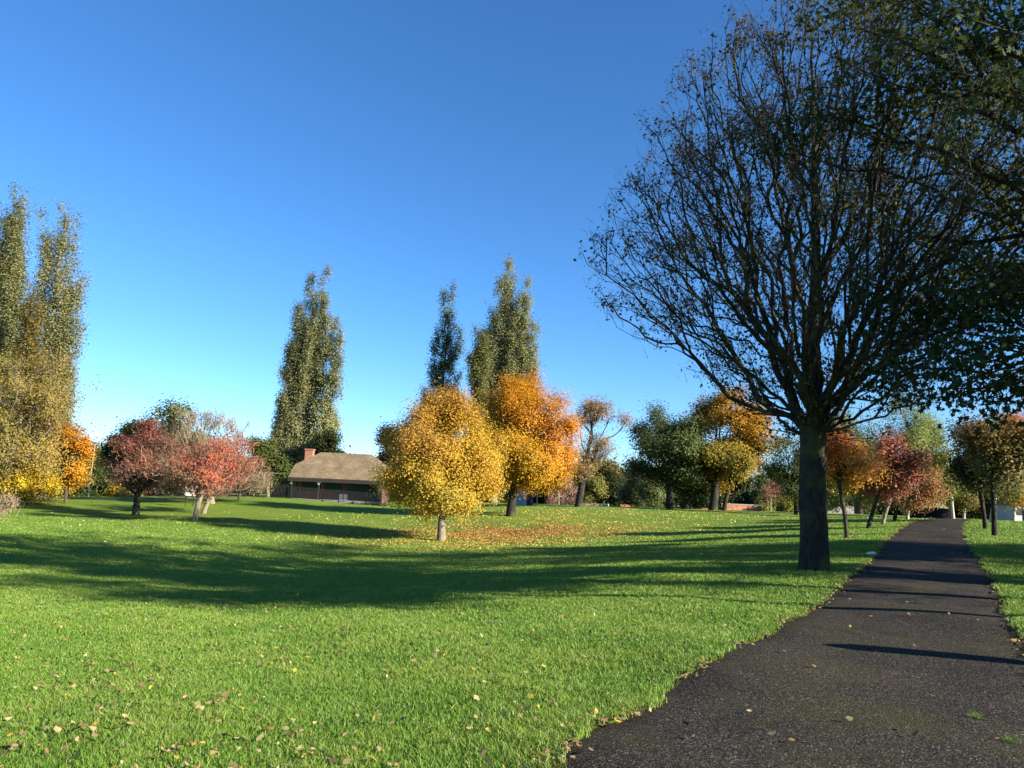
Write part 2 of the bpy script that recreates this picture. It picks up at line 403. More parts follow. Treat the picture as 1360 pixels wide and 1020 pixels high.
def clumpy(x, y, f=1.0, ph=0): return np.sin(f * x * .9 + 1.4 * np.sin(f * y * .7 + ph)) * np.sin(f * y * 1.1 + 1.2 * np.sin(f * x * .8 + ph))
def scatter_litter():
    r = rng(11)
    # near leaves: one object each, a dozen shared meshes of each colour
    protos = []
    for k in range(14):
        V, T = lying_leaf_mesh('leaf', MAPLE if k % 7 else OVAL, 100 + k, .5 + .9 * r.random())
        protos.append((V, T, LEAFTONES[k % len(LEAFTONES)]))
    meshes = []
    for V, T, c in protos:
        o = mesh_np('fallen_leaf', V, T, np.full(len(T), 3), LITTER, color=np.array(c)[None] * (.6 + .7 * r.random((len(V), 1)))); meshes.append(o.data); bpy.data.objects.remove(o)
    # on the lawn
    n = 22000
    y = 3.6 * np.exp(r.random(n) * math.log(38 / 3.6)); x = (r.random(n) * 2 - 1) * (y * .78 + .4)
    pd = path_dist(x, y)
    dens = np.clip(.30 - x / np.maximum(y, 1) * .55, .06, .8) * np.clip(.5 + .8 * clumpy(x, y, 2.2), .12, 1)
    k = (r.random(n) < dens) & (np.abs(pd) > PW + .12 + np.where(pd > 0, widen(y), 0))
    x, y = x[k], y[k]
    o = np.argsort(y); x, y = x[o], y[o]
    nl = 190
    for i in range(nl):
        ob = bpy.data.objects.new('fallen_leaf', meshes[int(r.integers(len(meshes)))]); col.objects.link(ob)
        s = .032 + .028 * r.random()
        ob.location = (x[i], y[i], gz(x[i], y[i]) + .034 + .014 * r.random()); ob.scale = (s, s, s)
        ob.rotation_euler = (r.normal() * .5, r.normal() * .5, r.random() * 6.28)
        tag(ob, 'dry brown or yellow leaf lying loose in the near lawn grass', 'leaf', 'fallen leaves on the near lawn')
    o = litter_cloud('leaf_litter', x[nl:], y[nl:], .046, LEAFTONES, 12, .045, .6)
    tag(o, 'scattered dry leaves lying farther out on the open lawn', 'leaf litter', kind='stuff')
    # along the left edge of the path and on its surface
    n = 6500
    s = np.interp(r.random(n) ** 2.0, [0, 1], [PSEG[0] + 19, PSEG[0] + 68]); cx, cy = np.interp(s, PSEG, PC[:, 0]), np.interp(s, PSEG, PC[:, 1])
    cx2, cy2 = np.interp(s + .1, PSEG, PC[:, 0]), np.interp(s + .1, PSEG, PC[:, 1])
    tx, ty = cx2 - cx, cy2 - cy; L = np.hypot(tx, ty); nxv, nyv = ty / L, -tx / L
    side = np.where(r.random(n) < .74, -1, 1); onp = r.random(n) < .03
    off = np.where(onp, (r.random(n) * 2 - 1) * PW * .95, side * (PW + .0 + .075 * r.standard_normal(n)) + np.where(side > 0, widen(cy), 0))
    x, y = cx + nxv * off, cy + nyv * off
    k = (y > 3.4) & (clumpy(x, y, 3.1, 1) > -.35) | onp & (y > 3.4)
    x, y, onp = x[k], y[k], onp[k]
    o = np.argsort(y); x, y, onp = x[o], y[o], onp[o]
    nl = 110
    for i in range(nl):
        ob = bpy.data.objects.new('fallen_leaf', meshes[int(r.integers(len(meshes)))]); col.objects.link(ob)
        s = .05 + .045 * r.random() if not onp[i] else .022 + .03 * r.random()
        ob.location = (x[i], y[i], gz(x[i], y[i]) - .008 + (.0 if onp[i] else .016)); ob.scale = (s, s, s)
        ob.rotation_euler = (r.normal() * .2, r.normal() * .2, r.random() * 6.28)
        tag(ob, 'small dry leaf lying out on the dark tarmac' if onp[i] else 'dry brown leaf caught along the grassy edge of the path', 'leaf',
            'leaves on the tarmac' if onp[i] else 'leaves along the path edge')
    o = litter_cloud('leaf_litter', x[nl:], y[nl:], .05, LEAFTONES * .85, 13, .014, .5)
    tag(o, 'dry leaves drifted along the far path edges', 'leaf litter', kind='stuff')
scatter_litter()

# ------------------------------------------------------------------ trees
UP = np.array([0, 0, 1.0])
def unit(v): return v / (np.linalg.norm(v, axis=-1, keepdims=True) + 1e-9)

def skeleton(tips, trunk, alpha=.7, seg=.35, up=.5, wig=.05, r=None, down=.6):
    """grow curved limbs from the trunk polyline to every tip; returns chains of node ids, node positions, parents"""
    cap = 4096; P = np.zeros((cap, 3)); D = np.zeros((cap, 3)); Lp = np.zeros(cap); par = np.full(cap, -1)
    n = len(trunk); P[:n] = trunk; D[:n] = unit(np.gradient(trunk, axis=0)); par[1:n] = np.arange(n - 1)
    Lp[:n] = np.concatenate([[0], np.cumsum(np.linalg.norm(np.diff(trunk, axis=0), axis=1))])
    usable = np.zeros(cap, bool); usable[:n] = True
    chains = [list(range(n))]
    lo = trunk[:, 2] < trunk[0, 2] + 0.0
    for tip in tips:
        V = tip - P[:n]; d = np.linalg.norm(V, axis=1) + 1e-6
        cosd = (V * D[:n]).sum(1) / d
        cost = d * (1 + .55 * (1 - cosd)) + alpha * Lp[:n] + down * np.clip(-V[:, 2] - .0, 0, None) + np.where(usable[:n], 0, 1e6)
        k = int(np.argmin(cost)); dd = d[k]
        m = max(2, int(math.ceil(dd / seg)))
        a, b = P[k], tip
        side = unit(V[k] - D[k] * (V[k] @ D[k]))
        c1 = a + unit(D[k] * .8 + V[k] / dd * .8) * dd * .38
        c2 = b - unit(V[k] / dd * (1 - up) + UP * up) * dd * .36
        t = np.linspace(0, 1, m + 1)[1:, None]
        Q = (1 - t) ** 3 * a + 3 * (1 - t) ** 2 * t * c1 + 3 * (1 - t) * t * t * c2 + t ** 3 * b
        Q[:-1] += r.standard_normal((m - 1, 3)) * wig * min(1, dd / 2) if m > 1 else 0
        if n + m > cap:
            cap *= 2
            P = np.vstack([P, np.zeros_like(P)]); D = np.vstack([D, np.zeros_like(D)]); Lp = np.concatenate([Lp, np.zeros_like(Lp)])
            par = np.concatenate([par, np.full_like(par, -1)]); usable = np.concatenate([usable, np.zeros_like(usable)])
        P[n:n + m] = Q; full = np.vstack([a, Q]); st = np.diff(full, axis=0)
        D[n:n + m] = unit(st); Lp[n:n + m] = Lp[k] + np.cumsum(np.linalg.norm(st, axis=1)); par[n] = k; par[n + 1:n + m] = np.arange(n, n + m - 1)
        usable[n:n + m] = True
        chains.append([k] + list(range(n, n + m))); n += m
    return P[:n], par[:n], chains

def tubes(chains, P, R, sides_of):
    """round limbs along chains of points"""
    Vs, Ls, Ss, off = [], [], [], 0
    groups = {}
    for c in chains:
        groups.setdefault(sides_of(R[c[1]]), []).append(c)
    for S, cl in groups.items():
        ids = np.concatenate([np.array(c) for c in cl]); ln = np.array([len(c) for c in cl])
        pts = P[ids]; rad_ = R[ids].copy()
        st = np.concatenate([[0], np.cumsum(ln)[:-1]])
        rad_[st] = np.minimum(rad_[st], rad_[st + 1] * 1.15)
        cid = np.repeat(np.arange(len(cl)), ln)
        T = np.zeros_like(pts); T[1:-1] = pts[2:] - pts[:-2]; T[st] = pts[st + 1] - pts[st]; en = st + ln - 1; T[en] = pts[en] - pts[en - 1]
        T = unit(T)
        mean = unit(pts[en] - pts[st]); ref = np.where(np.abs(mean[:, 2:3]) < .8, UP, np.array([1.0, 0, 0]))
        U = unit(np.cross(T, ref[cid])); W = np.cross(T, U)
        a = np.arange(S) / S * 2 * np.pi
        ring = pts[:, None] + rad_[:, None, None] * (np.cos(a)[None, :, None] * U[:, None] + np.sin(a)[None, :, None] * W[:, None])
        Vs.append(ring.reshape(-1, 3))
        s = np.arange(len(ids) - 1); s = s[cid[:-1] == cid[1:]]
        j = np.arange(S); jn = (j + 1) % S
        f = np.stack([s[:, None] * S + j, s[:, None] * S + jn, (s[:, None] + 1) * S + jn, (s[:, None] + 1) * S + j], 2).reshape(-1, 4) + off
        Ls.append(f.ravel()); Ss.append(np.full(len(f), 4)); off += len(ring) * S
    return np.vstack(Vs), np.concatenate(Ls), np.concatenate(Ss)

def profile_tips(r, n, z0, z1, prof, shell=.45, lump=.25, squash=1.0, nl=5, clump=0.0, spray=7):
    if clump:      # tips gather in sprays, with gaps between them
        nc = max(18, n // spray); C = profile_tips(r, nc, z0, z1, prof, shell, lump, squash, nl)
        k = np.concatenate([np.arange(nc), r.integers(0, nc, n - nc)])
        return C[k] + np.clip(r.standard_normal((n, 3)), -1.7, 1.7) * np.array([1, 1, .55]) * clump * max(p[1] for p in prof)
    """points through a crown of given radius profile, uneven round its girth"""
    ts = np.array([p[0] for p in prof]); rs = np.array([p[1] for p in prof])
    ph = r.random((nl, 3)) * 6.283; k1 = r.integers(1, 4, nl); k2 = r.uniform(2, 9, nl)
    out = []
    tt = np.linspace(0, 1, 200); w = np.interp(tt, ts, rs) ** 1.5 + .02; cw = np.cumsum(w) / w.sum()
    t = np.interp(r.random(n), cw, tt); az = r.random(n) * 6.283
    lob = sum(np.sin(k1[i] * az + ph[i, 0] + np.sin(k2[i] * t + ph[i, 1])) for i in range(nl)) / math.sqrt(nl)
    R = np.interp(t, ts, rs) * (1 + lump * lob) * r.random(n) ** shell
    z = z0 + (z1 - z0) * t + .04 * (z1 - z0) * r.standard_normal(n) * .6
    return np.column_stack([R * np.cos(az), R * np.sin(az) * squash, z])

def color_mix(pal, q):
    pal = np.asarray(pal); q = np.clip(q, 0, .999) * (len(pal) - 1); k = q.astype(int); f = (q - k)[:, None]
    return pal[k] * (1 - f) + pal[np.minimum(k + 1, len(pal) - 1)] * f

def foliage(r, C, Q, n_per, spread, size, shape='quad', outward=None, aspect=.7, upb=.3, drop=0.0):
    """many separate leaves round the centres C; returns verts, loops, sizes, per-leaf palette value"""
    k = np.repeat(np.arange(len(C)), n_per); n = len(k)
    spread = np.asarray(spread) * np.ones(3)
    c = C[k] + np.clip(r.standard_normal((n, 3)), -1.8, 1.8) * spread * (.5 + r.random((n, 1)) * .9)
    c[:, 2] -= drop * r.random(n)
    nr = r.standard_normal((n, 3)); nr[:, 2] = np.abs(nr[:, 2]) + upb
    if outward is not None:      # blades turn their faces out of the crown and of their own spray
        nr = nr * .55 + outward[k] * .75 + unit((c - C[k]) / spread) * .55
    nr = unit(nr); u = unit(np.cross(nr, r.standard_normal((n, 3)))); v = np.cross(nr, u)
    s = (size * (.65 + .7 * r.random(n)))[:, None]
    q = Q[k] + .11 * r.standard_normal(n)
    if shape == 'tuft':
        sh = [(-.5, -.12, 0), (.02, -.5 * aspect, .1), (.5, .1, 0), (-.08, .5 * aspect, .1)]
    elif shape == 'quad':
        sh = [(-.5, 0, 0), (.05, -.5 * aspect, .06), (.5, 0, 0), (-.05, .5 * aspect, .06)]
    elif shape == 'clump':
        sh = [(-.5, -.1, 0), (-.15, -.5 * aspect, .08), (.4, -.3 * aspect, -.05), (.5, .15, .05), (.1, .5 * aspect, 0), (-.35, .35 * aspect, .08)]
    elif shape == 'maple':
        sh = [(y_, x_ * 1.05, .12 * (abs(x_) - .2)) for x_, y_ in MAPLE]
    elif shape == 'sliver':
        d = unit(outward[k] * .7 + UP * .55 + r.standard_normal((n, 3)) * .55); u = d; v = unit(np.cross(d, r.standard_normal((n, 3)))); nr = np.cross(u, v)
        sh = [(-.5, -.5 * aspect, 0), (-.5, .5 * aspect, 0), (.1, .35 * aspect, .05), (.5, 0, 0), (.1, -.35 * aspect, .05)]
        sh = [sh[0], sh[4], sh[3], sh[2], sh[1]]
    m = len(sh); P = np.zeros((n, m, 3), np.float32)
    for j, (a, b, e) in enumerate(sh):
        P[:, j] = c + u * s * a + v * s * b + nr * s * e
    i = np.arange(n) * m
    return P.reshape(-1, 3), np.stack([i + j for j in range(m)], 1).ravel(), np.full(n, m), q, m

def tree(name, label, loc, *, seed, z0, z1, prof, tips=240, fork=None, r0=.2, leader=.75, lean=(0, 0), bark=None, pal=None, per=45, spread=.35,
         size=.22, shape='quad', alpha=.7, up=.5, seg=.5, rtip=.012, group=None, cat='tree', wig=.06, shell=.45, lump=.25, qh=.5, qn=.5, q0=0.0, qx=0.0,
         bare=None, squash=1.0, flare=1.35, aspect=.7, tipset=None, trunks=None, down=.6, rz=0.0, curve=0.0, scaffold=0, only_trunk_r=None, upb=.3, mat=None, branch_mat=None, drop=0.0, thin=None, clump=.15, spray=9, keep=None, boughs=None):
    r = rng(seed)
    if shape == 'clump': shape, size, per, aspect = 'tuft', size * .62, int(per * 2.3), .9
    root = empty(name, loc, label, cat, group, rz)
    fork = z0 if fork is None else fork
    T = profile_tips(r, tips, z0, z1, prof, shell, lump, squash, clump=clump, spray=spray) if tipset is None else tipset(r)
    if keep is not None: T = T[keep(T, r)]
    if boughs is not None: T = np.vstack([T, boughs(r)])
    top = z0 + (z1 - z0) * leader
    ln = np.array([lean[0], lean[1], 0.0])
    # the whole crown leans about the base
    T = T + ln[None] * (T[:, 2:3] / z1) ** (1 + curve)
    mk = max(6, int(top / seg) + 1)
    zz = np.linspace(-.1, top, mk); tr = np.column_stack([np.zeros(mk), np.zeros(mk), zz]) + ln[None] * (np.clip(zz, 0, None)[:, None] / z1) ** (1 + curve)
    wv = np.cumsum(r.standard_normal((mk, 2)), 0) * wig * .25; wv -= wv[0]; tr[:, :2] += wv
    order = np.argsort(np.linalg.norm(T - np.array([0, 0, fork]) - ln * fork / z1, axis=1) + r.random(len(T)) * .8)
    if scaffold:
        far = order[::-1][:len(order) // 2]; sc = r.choice(far, scaffold, replace=False)
        order = np.concatenate([sc, [i for i in order if i not in set(sc.tolist())]])
    T = T[order]
    # limbs may only leave the trunk from the fork up
    P, par, chains = skeleton_from(T, tr, fork, alpha, seg, up, wig, r, down)
    nn = len(P); cnt = np.zeros(nn)
    for c in chains: cnt[c[-1]] += 1
    for i in range(nn - 1, 0, -1):
        if par[i] >= 0: cnt[par[i]] += cnt[i]
    ex = math.log(max(len(T), 2)) / math.log(max(r0 / rtip, 1.5))
    R = rtip * np.maximum(cnt, 1) ** (1 / ex)
    ti = np.array(chains[0]); hz = P[ti, 2]
    R[ti] *= 1 + (flare - 1) * np.exp(-np.clip(hz, 0, None) / (r0 * 1.6))
    bark = bark or BARK_BROWN
    V, Lp, S = tubes([chains[0]], P, R, lambda q: 14)
    if r0 > .3 and bark is BARK_DARK:      # buttressed foot and knots
        a = np.arctan2(V[:, 1], V[:, 0]); k = np.exp(-np.clip(V[:, 2], 0, None) / .4)
        V[:, :2] *= (1 + k * (.10 * np.sin(3 * a + 1) + .08 * np.sin(5 * a)))[:, None]
        V[:, :2] += .012 * np.sin(V[:, 2:3] * 6 + 3 * a[:, None])
    mesh_np('trunk', V, Lp, S, bark, root, smooth=True)
    if len(chains) > 1:
        ch = chains[1:]
        V, Lp, S = tubes(ch, P, R, lambda q: 9 if q > .06 else (6 if q > .02 else 4 if q > .009 else 3))
        mesh_np('branches', V, Lp, S, branch_mat or bark, root, smooth=True)
    if per and pal is not None:
        C = T.copy()
        if thin is not None:
            C = C[thin(C, r)]
        # colour drifts through the crown in large patches
        f = 2.2 / max(1.0, (z1 - z0) * .35); ph = r.random(6) * 6
        nz = (np.sin(C[:, 0] * f * 1.3 + ph[0] + np.sin(C[:, 2] * f + ph[1])) + np.sin(C[:, 1] * f * 1.2 + ph[2] + C[:, 2] * f * .6) + np.sin(C[:, 2] * f * 1.7 + C[:, 0] * f + ph[3])) / 6 + .5
        q = q0 + qh * (C[:, 2] - z0) / (z1 - z0) + qn * nz + qx * C[:, 0] / max(p[1] for p in prof)
        out = unit(C - np.array([0, 0, fork + .25 * (z1 - fork)]) - ln * .5)
        V, Lp, S, qq, m = foliage(r, C, q, per, spread, size, shape, out, aspect, upb, drop)
        cc = color_mix(pal, qq) * (.86 + .28 * r.random(len(qq)))[:, None]
        mesh_np('foliage', V, Lp, S, mat or LEAF, root, color=np.repeat(cc, m, 0))
    if bare is not None:
        Ct = T[r.random(len(T)) < bare.get('frac', 1)]
        out = unit(Ct - np.array([0, 0, fork]) - ln * .5)
        V, Lp, S, qq, m = foliage(r, Ct, np.full(len(Ct), .5), bare['per'], bare['spread'], bare['size'], 'sliver', out, bare.get('aspect', .05))
        cc = color_mix(bare['pal'], qq * 1.0 + .25 * r.standard_normal(len(qq)))
        mesh_np('twigs', V, Lp, S, TWIG, root, color=np.repeat(cc, m, 0))
    return root

def skeleton_from(T, tr, fork, alpha, seg, up, wig, r, down):
    # nodes under the fork are kept out of the search by lifting their path length
    low = tr[:, 2] < fork - 1e-3
    k0 = int(low.sum())
    if k0 >= len(tr) - 1: k0 = len(tr) - 2
    if k0 <= 0: return skeleton(T, tr, alpha, seg, up, wig, r, down)
    P, par, ch = skeleton(T, tr[k0:], alpha, seg, up, wig, r, down)
    P = np.vstack([tr[:k0], P]); par = np.concatenate([np.arange(-1, k0 - 1), np.where(par < 0, k0 - 1, par + k0)])
    ch = [[i + k0 for i in c] for c in ch]; ch[0] = list(range(k0)) + ch[0]
    return P, par, ch

# ------------------------------------------------------------------ palettes (leaf colours, the sycamore's with backlit leaves painted in)
P_YELLOW = [(.24, .21, .04), (.44, .32, .045), (.52, .345, .035), (.48, .28, .045), (.42, .23, .09)]
P_ORANGE = [(.19, .20, .03), (.36, .27, .025), (.52, .27, .018), (.52, .25, .022), (.48, .205, .03)]
P_GOLD = [(.10, .12, .03), (.22, .19, .03), (.38, .23, .025), (.44, .20, .02)]
P_RED = [(.17, .12, .06), (.22, .12, .065), (.29, .12, .065), (.43, .105, .055), (.50, .085, .05)]
P_PURPLE = [(.055, .05, .03), (.12, .07, .045), (.19, .085, .055), (.34, .07, .05)]
P_POPLAR = [(.19, .205, .09), (.235, .245, .11), (.285, .28, .125), (.33, .30, .135)]
P_POPDARK = [(.085, .11, .05), (.13, .155, .06), (.19, .20, .07), (.26, .23, .07)]
P_POPGOLD = [(.14, .13, .04), (.22, .17, .045), (.30, .19, .05)]
P_GREEN = [(.042, .060, .018), (.068, .092, .025), (.105, .13, .032), (.16, .18, .045)]
P_DARK = [(.025, .036, .013), (.042, .056, .018), (.07, .085, .027)]
P_WILLOW = [(.15, .19, .055), (.21, .25, .07), (.27, .29, .085)]
P_OLIVE = [(.15, .14, .03), (.24, .195, .04), (.33, .225, .05), (.40, .19, .05)]
P_MIX = [(.06, .075, .024), (.11, .115, .034), (.27, .18, .055), (.44, .20, .065)]
P_FIRE = [(.20, .19, .04), (.42, .29, .04), (.52, .29, .04), (.54, .17, .05), (.50, .11, .06)]
P_SYC = [(.024, .036, .010), (.038, .055, .014), (.065, .080, .018), (.24, .24, .03)]  # brightest tone paints backlit leaves into the colour
P_TWIG = [(.13, .10, .065), (.19, .145, .09), (.24, .18, .115)]
P_TWIGRED = [(.16, .09, .07), (.24, .13, .10), (.30, .19, .14)]

ROUND = [(0, .35), (.12, .75), (.35, 1), (.6, .95), (.8, .72), (.93, .42), (1, .12)]
DOME = [(0, .8), (.15, 1), (.4, .97), (.65, .8), (.85, .5), (1, .1)]
EGG = [(0, .45), (.15, .85), (.35, 1), (.55, .9), (.75, .62), (.9, .33), (1, .06)]
VASE = [(0, .12), (.2, .5), (.45, .82), (.7, 1), (.88, .75), (1, .25)]
FLAT = [(0, .3), (.25, .8), (.55, 1), (.8, .8), (1, .3)]

def ptree(name, label, bpx, top, low, radpx, profile, by=None, Y=None, **kw):
    B = base(bpx, by) if by is not None else spot(bpx, Y)
    Yd = B.y; m = Yd / FOC
    tp = at(top[0], top[1], Yd); lw = at(top[0], low, Yd)
    kw.setdefault('lean', (tp.x - B.x, 0))
    return tree(name, label, B, z0=lw.z - B.z, z1=tp.z - B.z, prof=[(t, q * radpx * m) for t, q in profile], **kw)

# ------------------------------------------------------------------ the big tree beside the path
B = base(1081, 757)
m = B.y / FOC
def big_tips(r):
    rows = [(575, 40), (540, 105), (500, 160), (450, 220), (400, 260), (345, 305), (290, 300), (235, 262), (180, 225), (130, 200), (80, 165), (40, 110), (-5, 70), (-30, 30)]
    z = [at(1085, y, B.y).z - B.z for y, _ in rows]; z0, z1 = z[0], z[-1]
    T = profile_tips(r, 3200, z0, z1, [((q - z0) / (z1 - z0), w * m * .99) for q, (_, w) in zip(z, rows)], .40, .10, clump=.05, spray=3)
    return T
tree('park_tree', 'large dark spreading tree with bare twiggy branches beside the path', B, seed=3, z0=3.2, z1=15.0, prof=[(0, 5), (1, 5)], tipset=big_tips,
     fork=2.8, r0=.275, leader=.62, lean=(.15, 0), bark=BARK_DARK, pal=[(.05, .055, .02), (.10, .08, .03), (.17, .11, .04)], per=9, spread=.12, size=.08, shape='quad',
     alpha=.74, up=.6, seg=.36, rtip=.0075, wig=.075, scaffold=22, flare=1.22, qh=.2, qn=.6, down=1.2,
     bare=dict(frac=1.0, per=9, spread=.14, size=.30, aspect=.026, pal=[(.05, .04, .032), (.09, .07, .05), (.13, .10, .07)]))

# ------------------------------------------------------------------ the leafy tree that reaches in from the right, and its neighbours
def low_boughs(ox, oy):
    def f(r):       # sprays of leaves on the long boughs that hang over the lawn
        out = []
        for px, py, Y, s, n in [(1345, 525, 11.5, .55, 34), (1300, 500, 12, .5, 30), (1255, 478, 12.4, .5, 26), (1330, 455, 11.6, .6, 40), (1215, 440, 12.8, .5, 24), (1280, 400, 12.2, .7, 50), (1350, 380, 11.5, .6, 40),
                                (1225, 375, 12.8, .55, 30), (1200, 520, 13.0, .35, 14), (1095, 160, 13.5, .6, 34), (1150, 140, 13.2, .5, 30), (1050, 185, 13.8, .45, 20), (1200, 40, 12.5, .8, 90), (1290, 60, 12, .8, 100), (1345, 30, 11.5, .7, 80), (1240, 110, 12.4, .6, 50), (1340, 130, 11.8, .7, 45), (1150, 20, 13, .6, 34)]:
            c = np.array(at(px, py, Y)) - np.array((ox, oy, gz(ox, oy)))
            n = max(6, int(n * .42)); out.append(c + np.clip(r.standard_normal((n, 3)), -2, 2) * np.array((s, s, s * .45)) * 1.25)
        return np.vstack(out)
    return f
def lets_light_onto_path(ox, oy, share):
    def f(T, r):
        oz = gz(ox, oy); x, y, z = T[:, 0] + ox, T[:, 1] + oy, T[:, 2] + oz
        t = (z - .3) / -sun_dir.z; gx_, gy_ = x + sun_dir.x * t, y + sun_dir.y * t
        return ~((np.abs(path_dist(gx_, gy_)) < 1.9) & (gy_ > 7) & (gy_ < 27) & (r.random(len(T)) < share))
    return f
tree('leafy_tree', 'big broad leaved tree reaching into the upper right corner with dense dark foliage', Vector((14.0, 12.6, gz(14.0, 12.6))), seed=21, z0=3.7, z1=17.5,
     prof=[(0, 3.6), (.1, 7.0), (.3, 8.4), (.55, 8.3), (.8, 7.2), (.95, 4.0), (1, .6)], tips=1500, fork=3.2, r0=.42, leader=.7, bark=BARK_DARK, pal=P_SYC, per=34,
     spread=(.30, .30, .17), size=.105, shape='maple', alpha=.62, up=.2, seg=.5, rtip=.007, wig=.07, scaffold=18, qh=.15, qn=.7, down=.4, shell=.36, lump=.18, clump=.075, spray=15, keep=lets_light_onto_path(14.0, 12.6, .90), boughs=low_boughs(14.0, 12.6))
for lab_, x_, y_, sd_, h_, rr_ in [('thin tall tree just outside the frame nearest the viewer', 10.4, 8.6, 24, 10.0, 3.4), ('thin tall tree outside the frame beneath the overhanging one', 12.0, 10.2, 25, 9.0, 2.6)]:
    tree('leafy_tree', lab_, Vector((x_, y_, gz(x_, y_))), seed=sd_, z0=4.6, z1=h_, prof=[(0, rr_ * .6), (.3, rr_), (.7, rr_ * .8), (1, .3)], tips=230, fork=4.4, r0=.13, bark=BARK_DARK, pal=P_SYC, per=40,
         spread=.35, size=.16, shape='clump', alpha=.6, seg=.5, scaffold=6)
for lab_, x_, y_, sd_ in [('young tree in a row along the right lawn, nearest', 15.6, 11.2, 26), ('young tree in a row along the right lawn, middle one', 18.6, 15.4, 27), ('young tree in a row along the right lawn, farthest', 21.4, 19.6, 28), ('young tree in a row along the right lawn, set back', 19.0, 11.0, 29)]:
    tree('young_tree', lab_, Vector((x_, y_, gz(x_, y_))), seed=sd_, z0=3.4, z1=6.2, prof=[(0, .5), (.3, 1.0), (.7, .9), (1, .2)], tips=60, fork=3.2, r0=.11, bark=BARK_DARK, pal=P_MIX, per=30,
         spread=.25, size=.16, shape='clump', alpha=.6, seg=.5, scaffold=4)
tree('leafy_tree', 'tall leafy tree standing right of the frame behind the overhanging one', Vector((25, 15.5, gz(25, 15.5))), seed=22, z0=2.6, z1=15,
     prof=[(0, 3), (.2, 5.2), (.5, 6), (.8, 4.2), (1, .5)], tips=420, fork=3, r0=.3, bark=BARK_DARK, pal=P_SYC, per=50, spread=.45, size=.2, shape='clump', alpha=.6, seg=.7, scaffold=10, keep=lets_light_onto_path(25, 15.5, .9))
tree('leafy_tree', 'leafy tree beside the right lawn just outside the frame', Vector((29.5, 14.0, gz(29.5, 14.0))), seed=23, z0=2.2, z1=10,
     prof=[(0, 2), (.3, 3.6), (.6, 3.6), (1, .5)], tips=260, fork=2.2, r0=.2, bark=BARK_DARK, pal=P_MIX, per=50, spread=.4, size=.2, shape='clump', alpha=.6, seg=.6)

# ------------------------------------------------------------------ yellow and orange trees in the middle of the lawn
ptree('maple_tree', 'bright yellow round tree with a short straight trunk in mid lawn', 586, (588, 524), 674, 72, [(0, .74), (.08, .98), (.3, 1.04), (.5, 1.0), (.7, .86), (.86, .64), (1, .25)], by=718, seed=31, tips=560, fork=1.5,
      r0=.2, bark=BARK_GREY, pal=P_YELLOW, per=105, spread=.36, size=.135, shape='clump', alpha=.6, seg=.4, qh=.58, qn=.45, q0=.06, clump=.085, spray=4, lump=.05, scaffold=8, leader=.8)
ptree('maple_tree', 'orange rounded maple with a dark leaning trunk behind the yellow tree', 678, (705, 496), 652, 68, [(0, .45), (.12, .9), (.3, 1), (.55, .95), (.75, .78), (.9, .5), (1, .15)], by=685, seed=35, tips=620, fork=1.9,
      r0=.3, bark=BARK_DARK, pal=P_ORANGE, per=100, spread=.44, size=.175, shape='clump', alpha=.55, seg=.5, qh=.5, qn=.6, qx=.22, q0=.08, clump=.08, spray=5, lump=.06, scaffold=7, leader=.7, curve=.2)

# ------------------------------------------------------------------ red trees on the left lawn
ptree('small_tree', 'small spreading tree with purple red leaves and a dark trunk', 180, (192, 568), 656, 56, FLAT, by=684, seed=41, tips=260, fork=1.2, r0=.2, bark=BARK_DARK, pal=P_PURPLE,
      per=22, spread=(.36, .36, .2), size=.2, shape='clump', alpha=.5, seg=.4, qh=.55, qn=.75, q0=-.15, lump=.35, scaffold=7, clump=.17, spray=13, bare=dict(per=5, spread=.25, size=.45, aspect=.04, pal=P_TWIGRED))
ptree('small_tree', 'small red leaved tree with a pale leaning trunk nearest on the left lawn', 258, (284, 584), 660, 60, FLAT, by=692, seed=42, tips=260, fork=1.3, r0=.15, bark=BARK_GREY, pal=P_RED,
      per=17, spread=(.34, .34, .2), size=.17, shape='clump', alpha=.5, seg=.4, qh=.5, qn=.7, q0=-.08, qx=.1, lump=.35, scaffold=7, clump=.17, spray=13, bare=dict(per=6, spread=.25, size=.45, aspect=.05, pal=P_TWIGRED))
ptree('small_tree', 'thin red and brown tree with a pale trunk behind the nearest red tree', 270, (308, 580), 655, 46, FLAT, by=682, seed=43, tips=200, fork=1.4, r0=.14, bark=BARK_GREY, pal=P_RED,
      per=13, spread=(.35, .35, .2), size=.18, shape='clump', alpha=.5, seg=.4, qh=.4, qn=.65, q0=-.08, lump=.35, scaffold=6, clump=.17, spray=13, bare=dict(per=7, spread=.3, size=.5, aspect=.05, pal=P_TWIGRED))
ptree('bare_tree', 'leafless grey brown dome of twigs behind the red trees', 282, (262, 546), 655, 58, DOME, Y=64, seed=44, tips=420, fork=1.2, r0=.25, bark=BARK_GREY, pal=P_OLIVE, per=3, spread=.4, size=.2,
      alpha=.6, seg=.6, scaffold=8, bare=dict(per=26, spread=.3, size=.7, aspect=.045, pal=P_TWIG))
ptree('bare_tree', 'thin bare reddish twigged tree beside the dome of twigs', 318, (326, 552), 640, 20, VASE, Y=70, seed=45, tips=110, fork=2, r0=.13, bark=BARK_BROWN, pal=None, per=0,
      alpha=.8, seg=.6, bare=dict(per=5, spread=.2, size=.8, aspect=.03, pal=P_TWIGRED))
ptree('round_tree', 'dark green tree rising behind the purple red tree', 236, (240, 541), 655, 58, ROUND, Y=80, seed=46, tips=330, fork=2, r0=.3, bark=BARK_BROWN, pal=P_GREEN, per=48, spread=.55, size=.38, shape='clump', lump=.3, scaffold=6)
ptree('round_tree', 'dark green spreading tree left of the taller green one', 176, (188, 566), 655, 42, ROUND, Y=84, seed=47, tips=240, fork=2, r0=.25, bark=BARK_BROWN, pal=P_GREEN, per=48, spread=.5, size=.38, shape='clump', lump=.35, scaffold=6)

